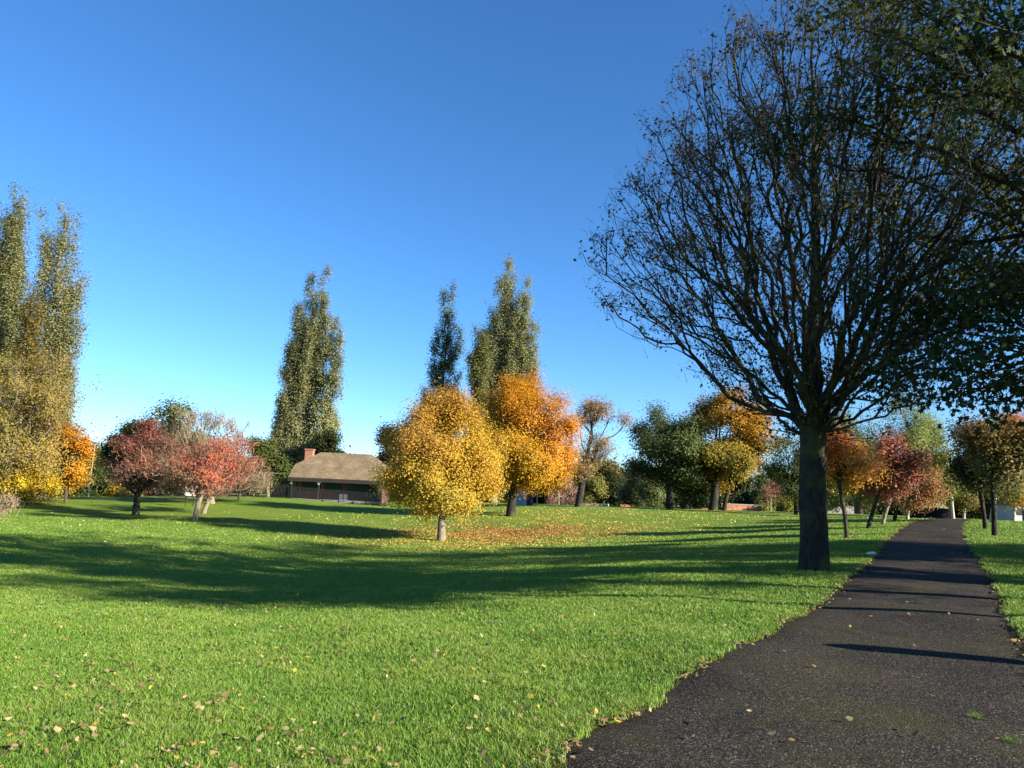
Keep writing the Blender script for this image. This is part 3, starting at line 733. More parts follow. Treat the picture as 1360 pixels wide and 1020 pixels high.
# ------------------------------------------------------------------ poplars
def poplar(name, label, bpx, Y, plumes, seed, pal, size=.21, per=175, rho=3.4, r0=.5, gaps=0.0, group='tall poplars', q0=0.0, leaf='quad', bark=None):
    """plumes: (foot px, foot py, tip px, tip py, half width px)"""
    Bp = spot(bpx, Y); mm = Y / FOC
    def tips(r):
        out = []
        for (fx, fy, tx, ty, hw) in plumes:
            a, b = at(fx, fy, Y) - Bp, at(tx, ty, Y) - Bp
            a, b = np.array(a), np.array(b); dy = r.normal() * hw * mm * .6; b[1] += dy; a[1] += dy * .3
            L = np.linalg.norm(b - a); n = int(L * hw * mm * rho) + 12
            # each plume is a sheaf of upright strands
            ns = max(4, int(hw * .7))
            so = np.clip(r.standard_normal((ns, 2)), -1.3, 1.3) * hw * mm * .62; st = r.uniform(.80, 1.0, ns); st[0] = 1
            k = r.integers(0, ns, n); t = r.random(n) ** .72 * st[k]
            w = np.clip(np.interp(t / np.maximum(.05, 1), [0, .12, .45, .8, 1], [.6, 1, 1, .84, .45]), .05, 1)
            c = a[None] + (b - a)[None] * t[:, None]
            c[:, 0] += so[k, 0] * w + r.normal(0, .28, n); c[:, 1] += so[k, 1] * w + r.normal(0, .28, n)
            out.append(c)
        return np.vstack(out)
    tops = max(plumes, key=lambda p: -p[3]); tp = at(tops[2], tops[3], Y) - Bp
    return tree(name, label, Bp, seed=seed, z0=3, z1=tp.z, prof=[(0, 3), (1, 3)], tipset=tips_unleaned(tips, tp.x, tp.z), fork=2.0, r0=r0, leader=.8, lean=(tp.x, 0), bark=bark or BARK_GREY, pal=pal, per=per,
                spread=(.36, .36, .60), size=size, shape=leaf, alpha=.45, up=.85, seg=1.0, rtip=.02, group=group, qh=.35, qn=.5, q0=q0, down=3.0, wig=.08, aspect=.75)
def tips_unleaned(f, lx, z1):
    def g(r):
        T = f(r); T[:, 0] -= lx * T[:, 2] / z1; return T
    return g
poplar('poplar_tree', 'tall poplar leaning right behind the pavilion chimney', 388, 98,
       [(392, 640, 438, 356, 15), (386, 640, 413, 364, 11), (378, 640, 402, 410, 12), (372, 645, 388, 455, 12), (366, 645, 374, 520, 13), (362, 645, 362, 575, 12), (405, 640, 452, 420, 13), (410, 640, 450, 480, 12), (412, 640, 443, 545, 11), (395, 640, 425, 420, 12), (400, 645, 436, 590, 8)],
       51, P_POPLAR)
poplar('poplar_tree', 'narrow dark poplar rising behind the yellow tree', 572, 104, [(572, 640, 602, 377, 10), (568, 640, 590, 392, 8), (565, 640, 578, 450, 9), (578, 640, 610, 430, 9), (574, 640, 606, 480, 9), (562, 640, 564, 515, 8)],
       52, P_POPDARK, rho=2.0)
poplar('poplar_tree', 'broad many tipped poplar rising behind the orange maple', 655, 98,
       [(655, 650, 682, 343, 11), (664, 650, 700, 364, 12), (650, 650, 668, 372, 10), (645, 650, 657, 402, 11), (668, 650, 708, 430, 13), (668, 650, 712, 490, 11), (640, 650, 646, 430, 11), (660, 650, 690, 420, 14)],
       53, P_POPLAR, q0=.05)
poplar('poplar_tree', 'small green poplar at the left foot of the broad poplar', 632, 94, [(632, 640, 637, 425, 9), (630, 640, 631, 455, 8), (636, 640, 645, 470, 9)], 54, P_POPDARK, rho=3.2, r0=.3)
poplar('poplar_tree', 'tallest poplar cut off by the left edge of the photo', -2, 66,
       [(-8, 640, 14, 222, 12), (-4, 640, 28, 245, 10), (0, 640, 30, 290, 12), (-14, 640, 0, 270, 14), (0, 640, 22, 360, 14), (-20, 640, -14, 320, 16), (-4, 640, 10, 430, 16)], 55, P_POPLAR, size=.165, per=185, q0=.1)
poplar('poplar_tree', 'olive poplar with several blunt tips second from the left edge', 52, 68,
       [(56, 640, 84, 275, 9), (52, 640, 70, 284, 8), (60, 640, 98, 290, 10), (56, 640, 100, 350, 10), (58, 640, 98, 420, 10), (52, 640, 64, 330, 9), (58, 640, 92, 470, 11), (54, 640, 74, 400, 12)], 56, P_POPLAR, size=.165, per=185, q0=.1)
poplar('poplar_tree', 'shorter golden poplar wedged between the two left poplars', 28, 62,
       [(28, 640, 42, 352, 9), (30, 640, 48, 400, 10), (24, 640, 32, 420, 10), (30, 640, 54, 450, 12)], 57, P_POPGOLD, size=.18, rho=2.6, r0=.35)

# ------------------------------------------------------------------ left edge: brown tree, autumn shrubs
ptree('wide_tree', 'wide half bare olive brown tree on the left edge', 4, (40, 470), 655, 98, [(0, .55), (.2, .9), (.45, 1), (.7, .8), (.88, .45), (1, .15)], Y=58, seed=61, tips=620, fork=1.6, r0=.5, bark=BARK_GREY, pal=P_OLIVE,
      per=30, spread=.45, size=.20, shape='clump', alpha=.55, seg=.6, qh=.1, qx=.3, qn=.5, lump=.2, scaffold=10, bare=dict(per=5, spread=.4, size=.8, aspect=.03, pal=P_TWIG))
ptree('small_tree', 'small bright orange tree at the right foot of the brown tree', 88, (98, 560), 645, 24, ROUND, Y=60, seed=62, tips=110, fork=1.2, r0=.12, pal=[(.30, .2, .03), (.5, .24, .02), (.54, .17, .02)], per=45, spread=.35, size=.22, shape='clump', lump=.35)
def shrub(label, px, by, top, rad, pal, seed, name='shrub', size=.2, per=50, tips=90, profile=DOME, Y=None, bare=None, **kw):
    return ptree(name, label, px, (px, top), by - 3, rad, profile, by=None if Y else by, Y=Y, seed=seed, tips=tips, fork=.1, r0=.09, leader=.5, pal=pal, per=per, spread=.32, size=size, shape='clump', alpha=.5,
                 seg=.5, cat=kw.pop('cat', 'shrub'), bare=bare, lump=.35, **kw)
shrub('bright yellow shrub under the brown tree at the left', 38, 660, 622, 27, [(.42, .34, .03), (.55, .40, .03), (.58, .38, .03)], 63, Y=57)
shrub('small yellow shrub behind the far left road', 160, 662, 643, 10, [(.40, .31, .04), (.52, .36, .03)], 64, Y=74, tips=50)
shrub('tan dry shrub between the yellow shrub and the purple tree trunk', 174, 662, 648, 8, [(.30, .22, .09), (.36, .27, .12)], 65, Y=73, tips=40)
shrub('dark green shrub left of the lamp post', 98, 660, 600, 22, P_GREEN, 66, Y=76, size=.3, tips=130)
shrub('mid green shrub just right of the lamp post', 134, 662, 612, 20, P_GREEN, 67, Y=77, size=.3, tips=120)
shrub('low dark green shrub below the brown tree by the road', 72, 660, 630, 16, P_GREEN, 68, Y=70, size=.25)
shrub('pale leafless shrub on the near left edge of the lawn', -3, 690, 655, 20, [(.4, .17, .06), (.36, .2, .1)], 69, name='bare_shrub', Y=36, per=3, size=.1, tips=60, bare=dict(per=8, spread=.2, size=.5, aspect=.03, pal=[(.22, .17, .11), (.30, .24, .16)]))

# lamp post
Bl = spot(117, 72); tpl = at(120, 588, 72)
ob = empty('lamp_post', Bl, 'slim pale lamp post at the far left road', 'lamp post')
hh = tpl.z - Bl.z
M_PALE = simple('pale_paint', (.38, .38, .37), .5)
MB().tube((0, 0, -.1), (0, 0, 1.0), .07, n=10).tube((0, 0, 1.0), (.05, 0, hh), .04, .028, 10).build('pole', M_PALE, ob)
MB().box((.18, 0, hh + .02), (.62, .22, .12), bev=.04).build('lamp_head', simple('grey_metal', (.12, .12, .13), .5), ob)

# ------------------------------------------------------------------ the park pavilion
BX, BY = at(380, 661, 78).x, 78.0
BW, BD = 9.75, 9.0
bz = gz(BX + 1.5, BY + 1.2) - .05
hut = empty('park_pavilion', (BX, BY, bz), 'low brick pavilion with brown tiled half hipped roof and brick chimney', 'building')
def tiles():
    m_, nt, b, out = new_mat('roof_tiles')
    tc = N(nt, 'ShaderNodeTexCoord'); br = N(nt, 'ShaderNodeTexBrick'); br.inputs['Scale'].default_value = 1.0
    br.inputs['Brick Width'].default_value = .33; br.inputs['Row Height'].default_value = .30; br.inputs['Mortar Size'].default_value = .022; br.inputs['Bias'].default_value = -.1
    br.inputs['Color1'].default_value = (.155, .112, .066, 1); br.inputs['Color2'].default_value = (.215, .156, .092, 1); br.inputs['Mortar'].default_value = (.10, .075, .045, 1)
    mp = N(nt, 'ShaderNodeMapping'); nt.links.new(tc.outputs['UV'], br.inputs[0])
    nz = N(nt, 'ShaderNodeTexNoise'); nz.inputs['Scale'].default_value = .9; nz.inputs['Detail'].default_value = 7; nt.links.new(tc.outputs['Object'], nz.inputs[0])
    mx = N(nt, 'ShaderNodeMix', data_type='RGBA', blend_type='MULTIPLY'); mx.inputs[0].default_value = 1
    nt.links.new(br.outputs[0], mx.inputs[6]); nt.links.new(ramp(nt, nz.outputs[0], [(.3, (.65, .68, .6)), (.7, (1.2, 1.15, 1.1))]), mx.inputs[7])
    nt.links.new(mx.outputs[2], b.inputs['Base Color']); b.inputs['Roughness'].default_value = .85
    bp = N(nt, 'ShaderNodeBump'); bp.inputs['Strength'].default_value = .6; bp.inputs['Distance'].default_value = .03
    nt.links.new(br.outputs['Fac'], bp.inputs['Height']); bp.invert = True; nt.links.new(bp.outputs[0], b.inputs['Normal'])
    return m_
def bricks(name, c1, c2, mortar):
    m_, nt, b, out = new_mat(name)
    tc = N(nt, 'ShaderNodeTexCoord'); sp = N(nt, 'ShaderNodeSeparateXYZ'); cb = N(nt, 'ShaderNodeCombineXYZ'); ad = N(nt, 'ShaderNodeMath', operation='ADD')
    nt.links.new(tc.outputs['Object'], sp.inputs[0]); nt.links.new(sp.outputs[0], ad.inputs[0]); nt.links.new(sp.outputs[1], ad.inputs[1])
    nt.links.new(ad.outputs[0], cb.inputs[0]); nt.links.new(sp.outputs[2], cb.inputs[1])
    br = N(nt, 'ShaderNodeTexBrick'); br.inputs['Scale'].default_value = 1.0; br.inputs['Brick Width'].default_value = .225; br.inputs['Row Height'].default_value = .075; br.inputs['Mortar Size'].default_value = .008
    br.inputs['Color1'].default_value = (*c1, 1); br.inputs['Color2'].default_value = (*c2, 1); br.inputs['Mortar'].default_value = (*mortar, 1)
    nt.links.new(cb.outputs[0], br.inputs[0])
    nz = N(nt, 'ShaderNodeTexNoise'); nz.inputs['Scale'].default_value = 1.3; nz.inputs['Detail'].default_value = 6; nt.links.new(tc.outputs['Object'], nz.inputs[0])
    mx = N(nt, 'ShaderNodeMix', data_type='RGBA', blend_type='MULTIPLY'); mx.inputs[0].default_value = 1
    nt.links.new(br.outputs[0], mx.inputs[6]); nt.links.new(ramp(nt, nz.outputs[0], [(.3, (.7, .7, .7)), (.7, (1.15, 1.15, 1.15))]), mx.inputs[7])
    nt.links.new(mx.outputs[2], b.inputs['Base Color']); b.inputs['Roughness'].default_value = .9; return m_
BRICK = bricks('red_brick', (.12, .036, .026), (.16, .05, .034), (.12, .095, .08))
GREEN_PAINT = simple('dark_green_paint', (.008, .052, .034), .55, (.006, .04, .026), 3.0)
BLACK = simple('black_paint', (.012, .012, .014), .5)
DARKWOOD = simple('dark_fascia', (.025, .02, .017), .7)
WHITE = simple('white_board', (.72, .72, .72), .6, (.6, .6, .6), 2.0)
EZ, RZ, HZ = 2.25, 5.15, 3.65          # eaves, ridge, foot of the half hips
hy = BD / 2 * (HZ - EZ) / (RZ - EZ); ri = 2.1
def roof_mesh():
    bm = bmesh.new(); uvl = bm.loops.layers.uv.new('UVMap')
    e = lambda x, y, z: bm.verts.new((x, y, z))
    F = [e(0, 0, EZ), e(BW, 0, EZ), e(BW, hy, HZ), e(BW - ri, BD / 2, RZ), e(ri, BD / 2, RZ), e(0, hy, HZ)]
    K = [e(0, BD, EZ), e(BW, BD, EZ), e(BW, BD - hy, HZ), e(0, BD - hy, HZ)]
    fs = [bm.faces.new(F), bm.faces.new([K[1], K[0], K[3], F[4], F[3], K[2]]), bm.faces.new([F[5], F[4], K[3]]), bm.faces.new([F[2], K[2], F[3]])]
    sl = math.hypot(BD / 2, RZ - EZ) / (RZ - EZ)
    for k, f in enumerate(fs):
        for l in f.loops:
            c = l.vert.co; l[uvl].uv = ((c.x if k < 2 else c.y), (c.z - EZ) * sl)
    bmesh.ops.recalc_face_normals(bm, faces=bm.faces)
    me = bpy.data.meshes.new('roof'); bm.to_mesh(me); bm.free()
    o = link('roof', me, tiles(), hut)
    so = o.modifiers.new('thickness', 'SOLIDIFY'); so.thickness = .14; so.offset = -1
    return o
roof = roof_mesh()
MB().box((BW / 2, -.03, EZ - .18), (BW - .02, .06, .40)).build('fascia', DARKWOOD, roof)
ch = MB(); ch.box((.0, 0, -.1), (.85, .8, 2.3)).box((0, 0, 1.1), (.98, .92, .14)).build('chimney', bricks('orange_brick', (.29, .10, .055), (.36, .14, .075), (.24, .18, .14)), roof, (.55, BD / 2 + 1.2, 4.35))
wy = 1.9
wall = MB()
wall.box((BW / 2, BD / 2 + wy / 2 - .3, 1.02), (BW - 1.1, BD - wy - .9, 2.3)).build('wall', BRICK, hut)
gb = MB()
gb.box((BW - .35, 1.4, EZ / 2 - .12), (.1, 2.3, EZ + .1))  # side panel added to keep the sun off the right pier
for x in (.30, BW - .30):
    gb.prism([(x, .25, EZ - .02), (x, BD - .25, EZ - .02), (x, BD - hy - .1, HZ - .12), (x, hy + .1, HZ - .12)], (.06, 0, 0))
gb.build('gable_boarding_sun_panel', DARKWOOD, hut)
fy = wy + .12
def panel(name, x0, x1, z0, z1, mat, y=None, d=.08):
    return MB().box(((x0 + x1) / 2, (y if y is not None else fy), (z0 + z1) / 2), (x1 - x0, d, z1 - z0)).build(name, mat, hut)
def shutter(name, x0, x1, z0, z1):
    o = panel(name, x0, x1, z0, z1, GREEN_PAINT)
    s = MB()
    for k in range(int((z1 - z0) / .09)): s.box(((x0 + x1) / 2, fy - .05, z0 + .06 + k * .09), (x1 - x0 - .06, .03, .035))
    s.build('slats', GREEN_PAINT, o); return o
shutter('shutter', .95, 2.95, .95, 1.85); shutter('shutter', 3.45, 5.25, .95, 1.85); shutter('shutter', 6.3, 8.7, .1, 1.9)
panel('pier', 3.05, 3.35, -.1, 2.1, BRICK); panel('pier', 8.85, 9.3, -.1, 2.1, BRICK); panel('pier', 5.4, 5.65, -.1, 2.1, BRICK)
panel('door', 5.75, 6.2, -.05, 1.9, GREEN_PAINT)
panel('notice_board', 5.05, 5.45, .15, .72, WHITE, wy - .02, .05); panel('notice_board', 5.52, 5.92, .15, .72, WHITE, wy - .02, .05)
panel('bright_panel', 4.55, 5.1, 1.0, 1.14, simple('bright_green', (.01, .22, .08), .5), fy - .08, .04)
for x in (.35, 3.2, BW - .4): MB().box((x, .35, EZ / 2 - .1), (.14, .14, EZ + .1)).build('post', DARKWOOD, hut)
MB().box((.33, .24, 1.78), (.22, .05, .36)).build('sign_plate', WHITE, hut)
MB().tube((3.2, .2, 1.62), (3.05, .12, 1.95), .05, .10, 8).tube((3.2, .2, 1.62), (3.38, .12, 1.95), .05, .10, 8).build('flood_light', WHITE, hut)
MB().box((BW / 2, .55, -.02), (BW - .3, 2.0, .22)).build('plinth', simple('concrete', (.32, .30, .27), .9), hut)

# black railings in front of the pavilion and to its left
def railings(label, pts, h=1.35, gap=.13):
    rt = empty('railing_fence', Vector((pts[0][0], pts[0][1], gz(*pts[0]))), label, 'fence')
    O = rt.location.copy(); bars, rails = MB(), MB(); posts = []
    for (a, b) in zip(pts[:-1], pts[1:]):
        a, b = Vector((*a, 0)), Vector((*b, 0)); L = (b - a).length; n = int(L / gap)
        g = lambda p: Vector((p.x, p.y, gz(p.x, p.y))) - O
        za, zb = g(a), g(b)
        ns = max(1, int(L / 2.5))
        for k in range(ns):
            p, q = g(a.lerp(b, k / ns)), g(a.lerp(b, (k + 1) / ns))
            for zz in (.14, h - .12): rails.tube(p + Vector((0, 0, zz)), q + Vector((0, 0, zz)), .022, n=4)
            posts.append(p)
            nb = int((q - p).length / gap)
            for j in range(1, nb):
                c = p.lerp(q, j / nb); bars.tube(c + Vector((0, 0, .05)), c + Vector((0, 0, h)), .012, n=4)
    rails.build('rail', BLACK, rt); bars.build('bars', BLACK, rt)
    pm = None
    for p in posts:
        if pm is None:
            o = MB().box((0, 0, h / 2), (.075, .075, h + .25)).build('post', BLACK, rt); pm = o.data
        else:
            o = bpy.data.objects.new('post', pm); col.objects.link(o); o.parent = rt
        o.location = p
    return rt
railings('long black metal railing fence running past the red trees to the pavilion', [tuple(spot(190, 74).xy), tuple(spot(300, 76).xy), tuple(spot(384, 76.5).xy)])
railings('black metal railing fence along the front of the pavilion', [tuple(spot(386, 76.2).xy), tuple(spot(450, 76.6).xy), tuple(spot(522, 77).xy)], h=1.25)
# white sign board among the red trees
Bs = spot(252, 60); zt = at(252, 645, 60).z - Bs.z
ob = empty('sign_board', Bs, 'blank white sign board standing behind the red tree trunks', 'sign')
MB().tube((-.3, .04, 0), (-.3, .04, zt - .05), .035).build('post', BLACK, ob); MB().tube((.3, .04, 0), (.3, .04, zt - .05), .035).build('post', BLACK, ob)
MB().box((0, 0, zt - .4), (.85, .04, .8), bev=.01).build('board', simple('sign_white', (.8, .76, .7), .5), ob)

# trees round the pavilion
ptree('round_tree', 'dark green bushy tree left of the pavilion under the poplar', 356, (352, 585), 648, 26, ROUND, Y=92, seed=71, tips=170, fork=1.2, r0=.2, bark=BARK_GREY, pal=P_GREEN, per=46, spread=.5, size=.36, shape='clump', lump=.3)
ptree('round_tree', 'small dark tree showing over the left part of the pavilion roof', 436, (438, 574), 640, 18, ROUND, Y=95, seed=72, tips=130, fork=1.2, r0=.2, pal=P_DARK, per=50, spread=.5, size=.4, shape='clump', lump=.3)
ptree('round_tree', 'dark brownish tree showing over the right end of the pavilion roof', 516, (516, 568), 650, 24, ROUND, Y=93, seed=73, tips=170, fork=1.2, r0=.2, pal=[(.03, .035, .018), (.06, .05, .025), (.12, .075, .04)], per=46, spread=.5, size=.36, shape='clump', lump=.3)
for k, (px, t) in enumerate([(340, 640), (347, 632), (330, 640)]):
    pass

# ------------------------------------------------------------------ middle distance: container, goals, brick walls
Bc = spot(691, 80); k_ = 80 / FOC
ob = empty('steel_container', Bc, 'grey corrugated steel container beside the orange maple trunk', 'container', rz=rad(-14))
c_ = MB(); c_.box((0, 1.2, .95), (1.45, 2.4, 1.95), bev=.02)
for j in range(11): c_.box((-.66 + j * .13, -.02, .95), (.05, .05, 1.75))
c_.build('body', simple('grey_steel', (.42, .43, .46), .5, (.36, .37, .4), 2.0), ob)
MB().box((.94, .7, .9), (.42, 1.2, 1.75)).build('door', simple('navy_door', (.012, .016, .04), .5), ob)
def goal(label, pxa, pxb, Y, h, mat, depth=1.2, dy=0.0):
    a, b = spot(pxa, Y), spot(pxb, Y + dy)
    rt = empty('football_goal', a, label, 'goal'); v = b - a; r_ = .06
    MB().tube((0, 0, -.05), (0, 0, h), r_).build('goal_post', mat, rt); MB().tube(v - Vector((0, 0, .05)), v + Vector((0, 0, h)), r_).build('goal_post', mat, rt)
    MB().tube((-r_, 0, h), v + Vector((r_, 0, h)), r_).build('crossbar', mat, rt)
    bk = MB()
    for p in (Vector((0, 0, 0)), v): bk.tube(p + Vector((0, 0, h)), p + Vector((0, depth, 0)), .03)
    bk.tube((0, depth, .03), v + Vector((0, depth, .03)), .03).build('back_frame', mat, rt)
    return rt
GOALW = simple('goal_white', (.8, .8, .78), .4)
goal('cream goal frame beside the grey container', 698, 713.5, 82, at(713, 653, 82).z - spot(713, 82).z, simple('goal_cream', (.62, .56, .44), .5))
goal('white football goal showing over the crest of the lawn', 771, 808, 100, at(808, 670.5, 100).z - spot(808, 100).z, GOALW, dy=-3)
def brick_wall(label, pxa, pxb, Y, top, mat, th=.35, capm=None):
    a, b = spot(pxa, Y), spot(pxb, Y); L = b.x - a.x; h = at((pxa + pxb) / 2, top, Y).z - a.z
    rt = empty('brick_wall', a, label, 'wall')
    MB().box((L / 2, 0, h / 2 - .6), (L, th, h + 1.2)).build('wall', mat, rt)
    MB().box((L / 2, 0, h + .05), (L + .06, th + .1, .10)).build('coping', capm or mat, rt); return rt
REDB = bricks('bright_brick', (.42, .13, .07), (.52, .18, .10), (.3, .22, .16))
CAP = simple('coping_stone', (.42, .38, .33), .9)
brick_wall('low red brick wall behind the white football goal', 770, 812, 112, 669.5, REDB)
brick_wall('low red brick wall half hidden behind the green trees', 824, 950, 112, 673.5, REDB)
brick_wall('bright orange brick wall left of the big trunk', 958, 1010, 100, 670.5, REDB, capm=CAP)
brick_wall('pale rendered wall behind the slender trees right of the big trunk', 1052, 1135, 112, 672, simple('render_wall', (.26, .23, .21), .9))

# ------------------------------------------------------------------ trees along the crest
ptree('tall_tree', 'tall half bare tree with orange top right of the orange maple', 768, (794, 532), 640, 36, [(0, .15), (.25, .5), (.5, .75), (.75, 1), (.9, .85), (1, .4)], by=673, seed=81, tips=300, fork=3.2, r0=.3, bark=BARK_DARK,
      pal=[(.28, .17, .06), (.38, .22, .06), (.42, .22, .07)], per=22, spread=.4, size=.17, shape='quad', alpha=.6, seg=.6, scaffold=8, thin=lambda C, r: (C[:, 2] > 6.0) | (r.random(len(C)) < .25), lump=.2, leader=.8,
      bare=dict(per=9, spread=.3, size=.7, aspect=.03, pal=P_TWIG))
ptree('round_tree', 'large green tree with open crown left of the golden maple', 890, (886, 526), 640, 50, [(0, .5), (.15, .95), (.35, 1), (.6, .8), (.82, .55), (1, .2)], by=676, seed=82, tips=330, fork=2.4, r0=.3, bark=BARK_DARK, pal=[(.05, .07, .02), (.075, .10, .03), (.12, .15, .045), (.18, .20, .065)],
      per=42, spread=.5, size=.27, shape='clump', qh=.75, qn=.3, lump=.22, scaffold=8)
ptree('round_tree', 'dark green tree with thick trunk between the open green tree and golden maple', 912, (908, 560), 650, 34, ROUND, Y=76, seed=83, tips=150, fork=2.2, r0=.4, bark=BARK_DARK, pal=P_DARK, per=44, spread=.5, size=.28, shape='clump', scaffold=5)
ptree('maple_tree', 'golden brown maple on the crest left of the big tree', 947, (962, 524), 640, 64, ROUND, Y=72, seed=84, tips=520, fork=2.3, r0=.36, bark=BARK_DARK, pal=P_GOLD, per=50, spread=.45, size=.26, shape='clump', qh=.5, qn=.6, q0=.05, lump=.1, scaffold=8, clump=.11)
ptree('small_tree', 'slim dark trunked tree with amber leaves right of the golden maple trunk', 961, (985, 575), 648, 30, ROUND, Y=74, seed=85, tips=140, fork=2.2, r0=.2, bark=BARK_DARK, pal=P_GOLD, per=40, spread=.45, size=.25, shape='clump', q0=.1)
ptree('small_tree', 'small grey green tree between the goal and the green tree', 846, (846, 618), 668, 20, ROUND, by=None, Y=92, seed=86, tips=130, fork=.9, r0=.14, bark=BARK_DARK, pal=[(.07, .09, .04), (.10, .12, .055), (.15, .16, .08)], per=44, spread=.4, size=.28, shape='clump')
ptree('small_tree', 'pale green rounded tree in front of the green trees', 868, (870, 626), 668, 17, ROUND, by=None, Y=88, seed=87, tips=120, fork=.9, r0=.13, bark=BARK_DARK, pal=[(.10, .13, .045), (.16, .19, .07), (.22, .25, .10)], per=44, spread=.36, size=.26, shape='clump')
ptree('small_tree', 'yellow green tree behind the tall half bare tree', 790, (782, 612), 668, 26, ROUND, by=None, Y=104, seed=88, tips=140, fork=.9, r0=.16, pal=[(.10, .11, .03), (.18, .18, .04), (.24, .22, .05)], per=44, spread=.45, size=.34, shape='clump')
ptree('small_tree', 'dark green conical tree right of the white goal', 812, (812, 622), 670, 16, EGG, by=None, Y=106, seed=89, tips=120, fork=.9, r0=.16, pal=P_DARK, per=44, spread=.42, size=.34, shape='clump')
ptree('bare_tree', 'leafless grey brown shrubby tree beside the cream goal frame', 742, (742, 630), 668, 22, DOME, by=None, Y=92, seed=90, tips=150, fork=.7, r0=.12, bark=BARK_GREY, pal=None, per=0, seg=.5, bare=dict(per=22, spread=.3, size=.6, aspect=.05, pal=P_TWIGRED))
ptree('small_tree', 'thin reddish twigged sapling with a pale trunk left of the big trunk', 1023, (1024, 642), 672, 12, VASE, by=None, Y=80, seed=91, tips=90, fork=1.2, r0=.1, bark=BARK_GREY, pal=[(.24, .10, .06), (.34, .16, .08)], per=8, spread=.25, size=.16, seg=.4, bare=dict(per=8, spread=.2, size=.5, aspect=.05, pal=P_TWIGRED))
shrub('yellow green bush left of the big trunk on the crest', 1046, 682, 664, 14, [(.14, .15, .03), (.26, .24, .05)], 92, Y=98, tips=60, size=.3)
shrub('yellow green bush behind the reddish sapling', 1012, 682, 662, 14, [(.14, .15, .03), (.22, .22, .05)], 93, Y=104, tips=60, size=.3)

# ------------------------------------------------------------------ right of the big trunk
ptree('young_tree', 'slender young tree leaning left with yellow and orange leaves', 1125, (1130, 574), 660, 40, [(0, .2), (.25, .8), (.5, 1), (.8, .7), (1, .2)], by=716, lean=(-.45, 0), seed=101, tips=200, fork=1.7, r0=0.075, bark=BARK_BROWN, pal=P_FIRE, per=30, spread=.24, size=.13, shape='clump', qh=.7, qn=.45, scaffold=6, alpha=.5, lump=.25, leader=.7, clump=.19, spray=12)
ptree('young_tree', 'young tree with deep red leaves and a dark leaning trunk', 1152, (1186, 584), 652, 44, FLAT, by=702, seed=102, tips=210, fork=1.9, r0=0.090, bark=BARK_DARK, pal=[(.17, .075, .05), (.29, .10, .06), (.42, .14, .075), (.52, .19, .08)], per=30, spread=.26, size=.14, shape='clump', qh=.3, qn=.6, scaffold=6, alpha=.5, lump=.25, clump=.19, spray=12)
ptree('young_tree', 'young orange tree with pale forked trunk near the path bend', 1205, (1216, 622), 668, 32, FLAT, by=690, seed=103, tips=170, fork=1.6, r0=0.083, bark=BARK_PALE, pal=[(.20, .13, .05), (.34, .17, .06), (.46, .14, .05)], per=27, spread=.28, size=.15, shape='clump', qh=.1, qn=.6, scaffold=5, alpha=.5, clump=.19, spray=12)
ptree('young_tree', 'young red brown tree with straight pale trunk behind the deep red one', 1172, (1196, 612), 664, 26, FLAT, by=696, seed=104, tips=140, fork=1.8, r0=0.083, bark=BARK_GREY, pal=P_RED, per=25, spread=.28, size=.15, shape='clump', scaffold=5, alpha=.5, clump=.19, spray=12)
ptree('young_tree', 'young dark trunked tree between the red and the orange young trees', 1188, (1194, 630), 668, 24, ROUND, by=692, seed=105, tips=120, fork=1.7, r0=0.098, bark=BARK_DARK, pal=P_MIX, per=27, spread=.3, size=.16, shape='clump', scaffold=4, clump=.19, spray=12)
ptree('young_tree', 'small round yellow brown tree at the far end of the path', 1279, (1280, 638), 672, 17, ROUND, by=None, Y=58, seed=106, tips=150, fork=1.2, r0=.09, bark=BARK_PALE, pal=[(.12, .11, .03), (.26, .19, .04), (.34, .22, .05)], per=28, spread=.26, size=.16, shape='clump', clump=.19, spray=12)
ptree('birch_tree', 'birch with a bright white trunk and yellow green leaves by the path end', 1265, (1256, 585), 655, 26, EGG, by=None, Y=54, lean=(-.35, 0), seed=107, tips=190, fork=2.2, r0=.10, bark=BARK_PALE, pal=[(.12, .16, .03), (.18, .21, .04), (.26, .25, .05)], per=40, spread=.35, size=.18, shape='clump', lump=.3)
ptree('willow_tree', 'big light green willow left of centre behind the red young trees', 1140, (1128, 536), 655, 58, DOME, by=None, Y=88, seed=108, tips=360, fork=2.0, r0=.4, bark=BARK_GREY, pal=P_WILLOW, per=46, spread=(.5, .5, .8), size=.27, shape='clump', lump=.2, scaffold=7, drop=1.0)
ptree('willow_tree', 'tallest light green willow behind the red young trees', 1212, (1200, 520), 655, 54, DOME, by=None, Y=84, seed=109, tips=360, fork=2.0, r0=.4, bark=BARK_GREY, pal=P_WILLOW, per=44, spread=(.5, .5, .8), size=.27, shape='clump', lump=.28, scaffold=7, drop=1.0)
ptree('young_tree', 'brown leaved tree with a dark trunk nearest on the right lawn', 1321, (1322, 560), 655, 48, VASE, by=712, seed=110, tips=230, fork=1.9, r0=0.090, bark=BARK_DARK, pal=P_MIX, per=30, spread=.27, size=.15, shape='clump', qh=.5, qn=.5, scaffold=7, alpha=.55, clump=.19, spray=12)
ptree('young_tree', 'leaning dark trunked tree just left of the nearest right lawn tree', 1309, (1290, 568), 652, 36, VASE, by=702, seed=111, tips=200, fork=1.9, r0=0.090, bark=BARK_DARK, pal=[(.03, .04, .016), (.07, .07, .025), (.18, .12, .045)], per=30, spread=.28, size=.16, shape='clump', scaffold=7, alpha=.55, clump=.19, spray=12)
ptree('young_tree', 'pale trunked tree behind the dark trunks on the right lawn', 1316, (1330, 590), 655, 34, ROUND, by=694, seed=112, tips=170, fork=2.0, r0=.11, bark=BARK_PALE, pal=P_MIX, per=28, spread=.3, size=.17, shape='clump', clump=.19, spray=12)
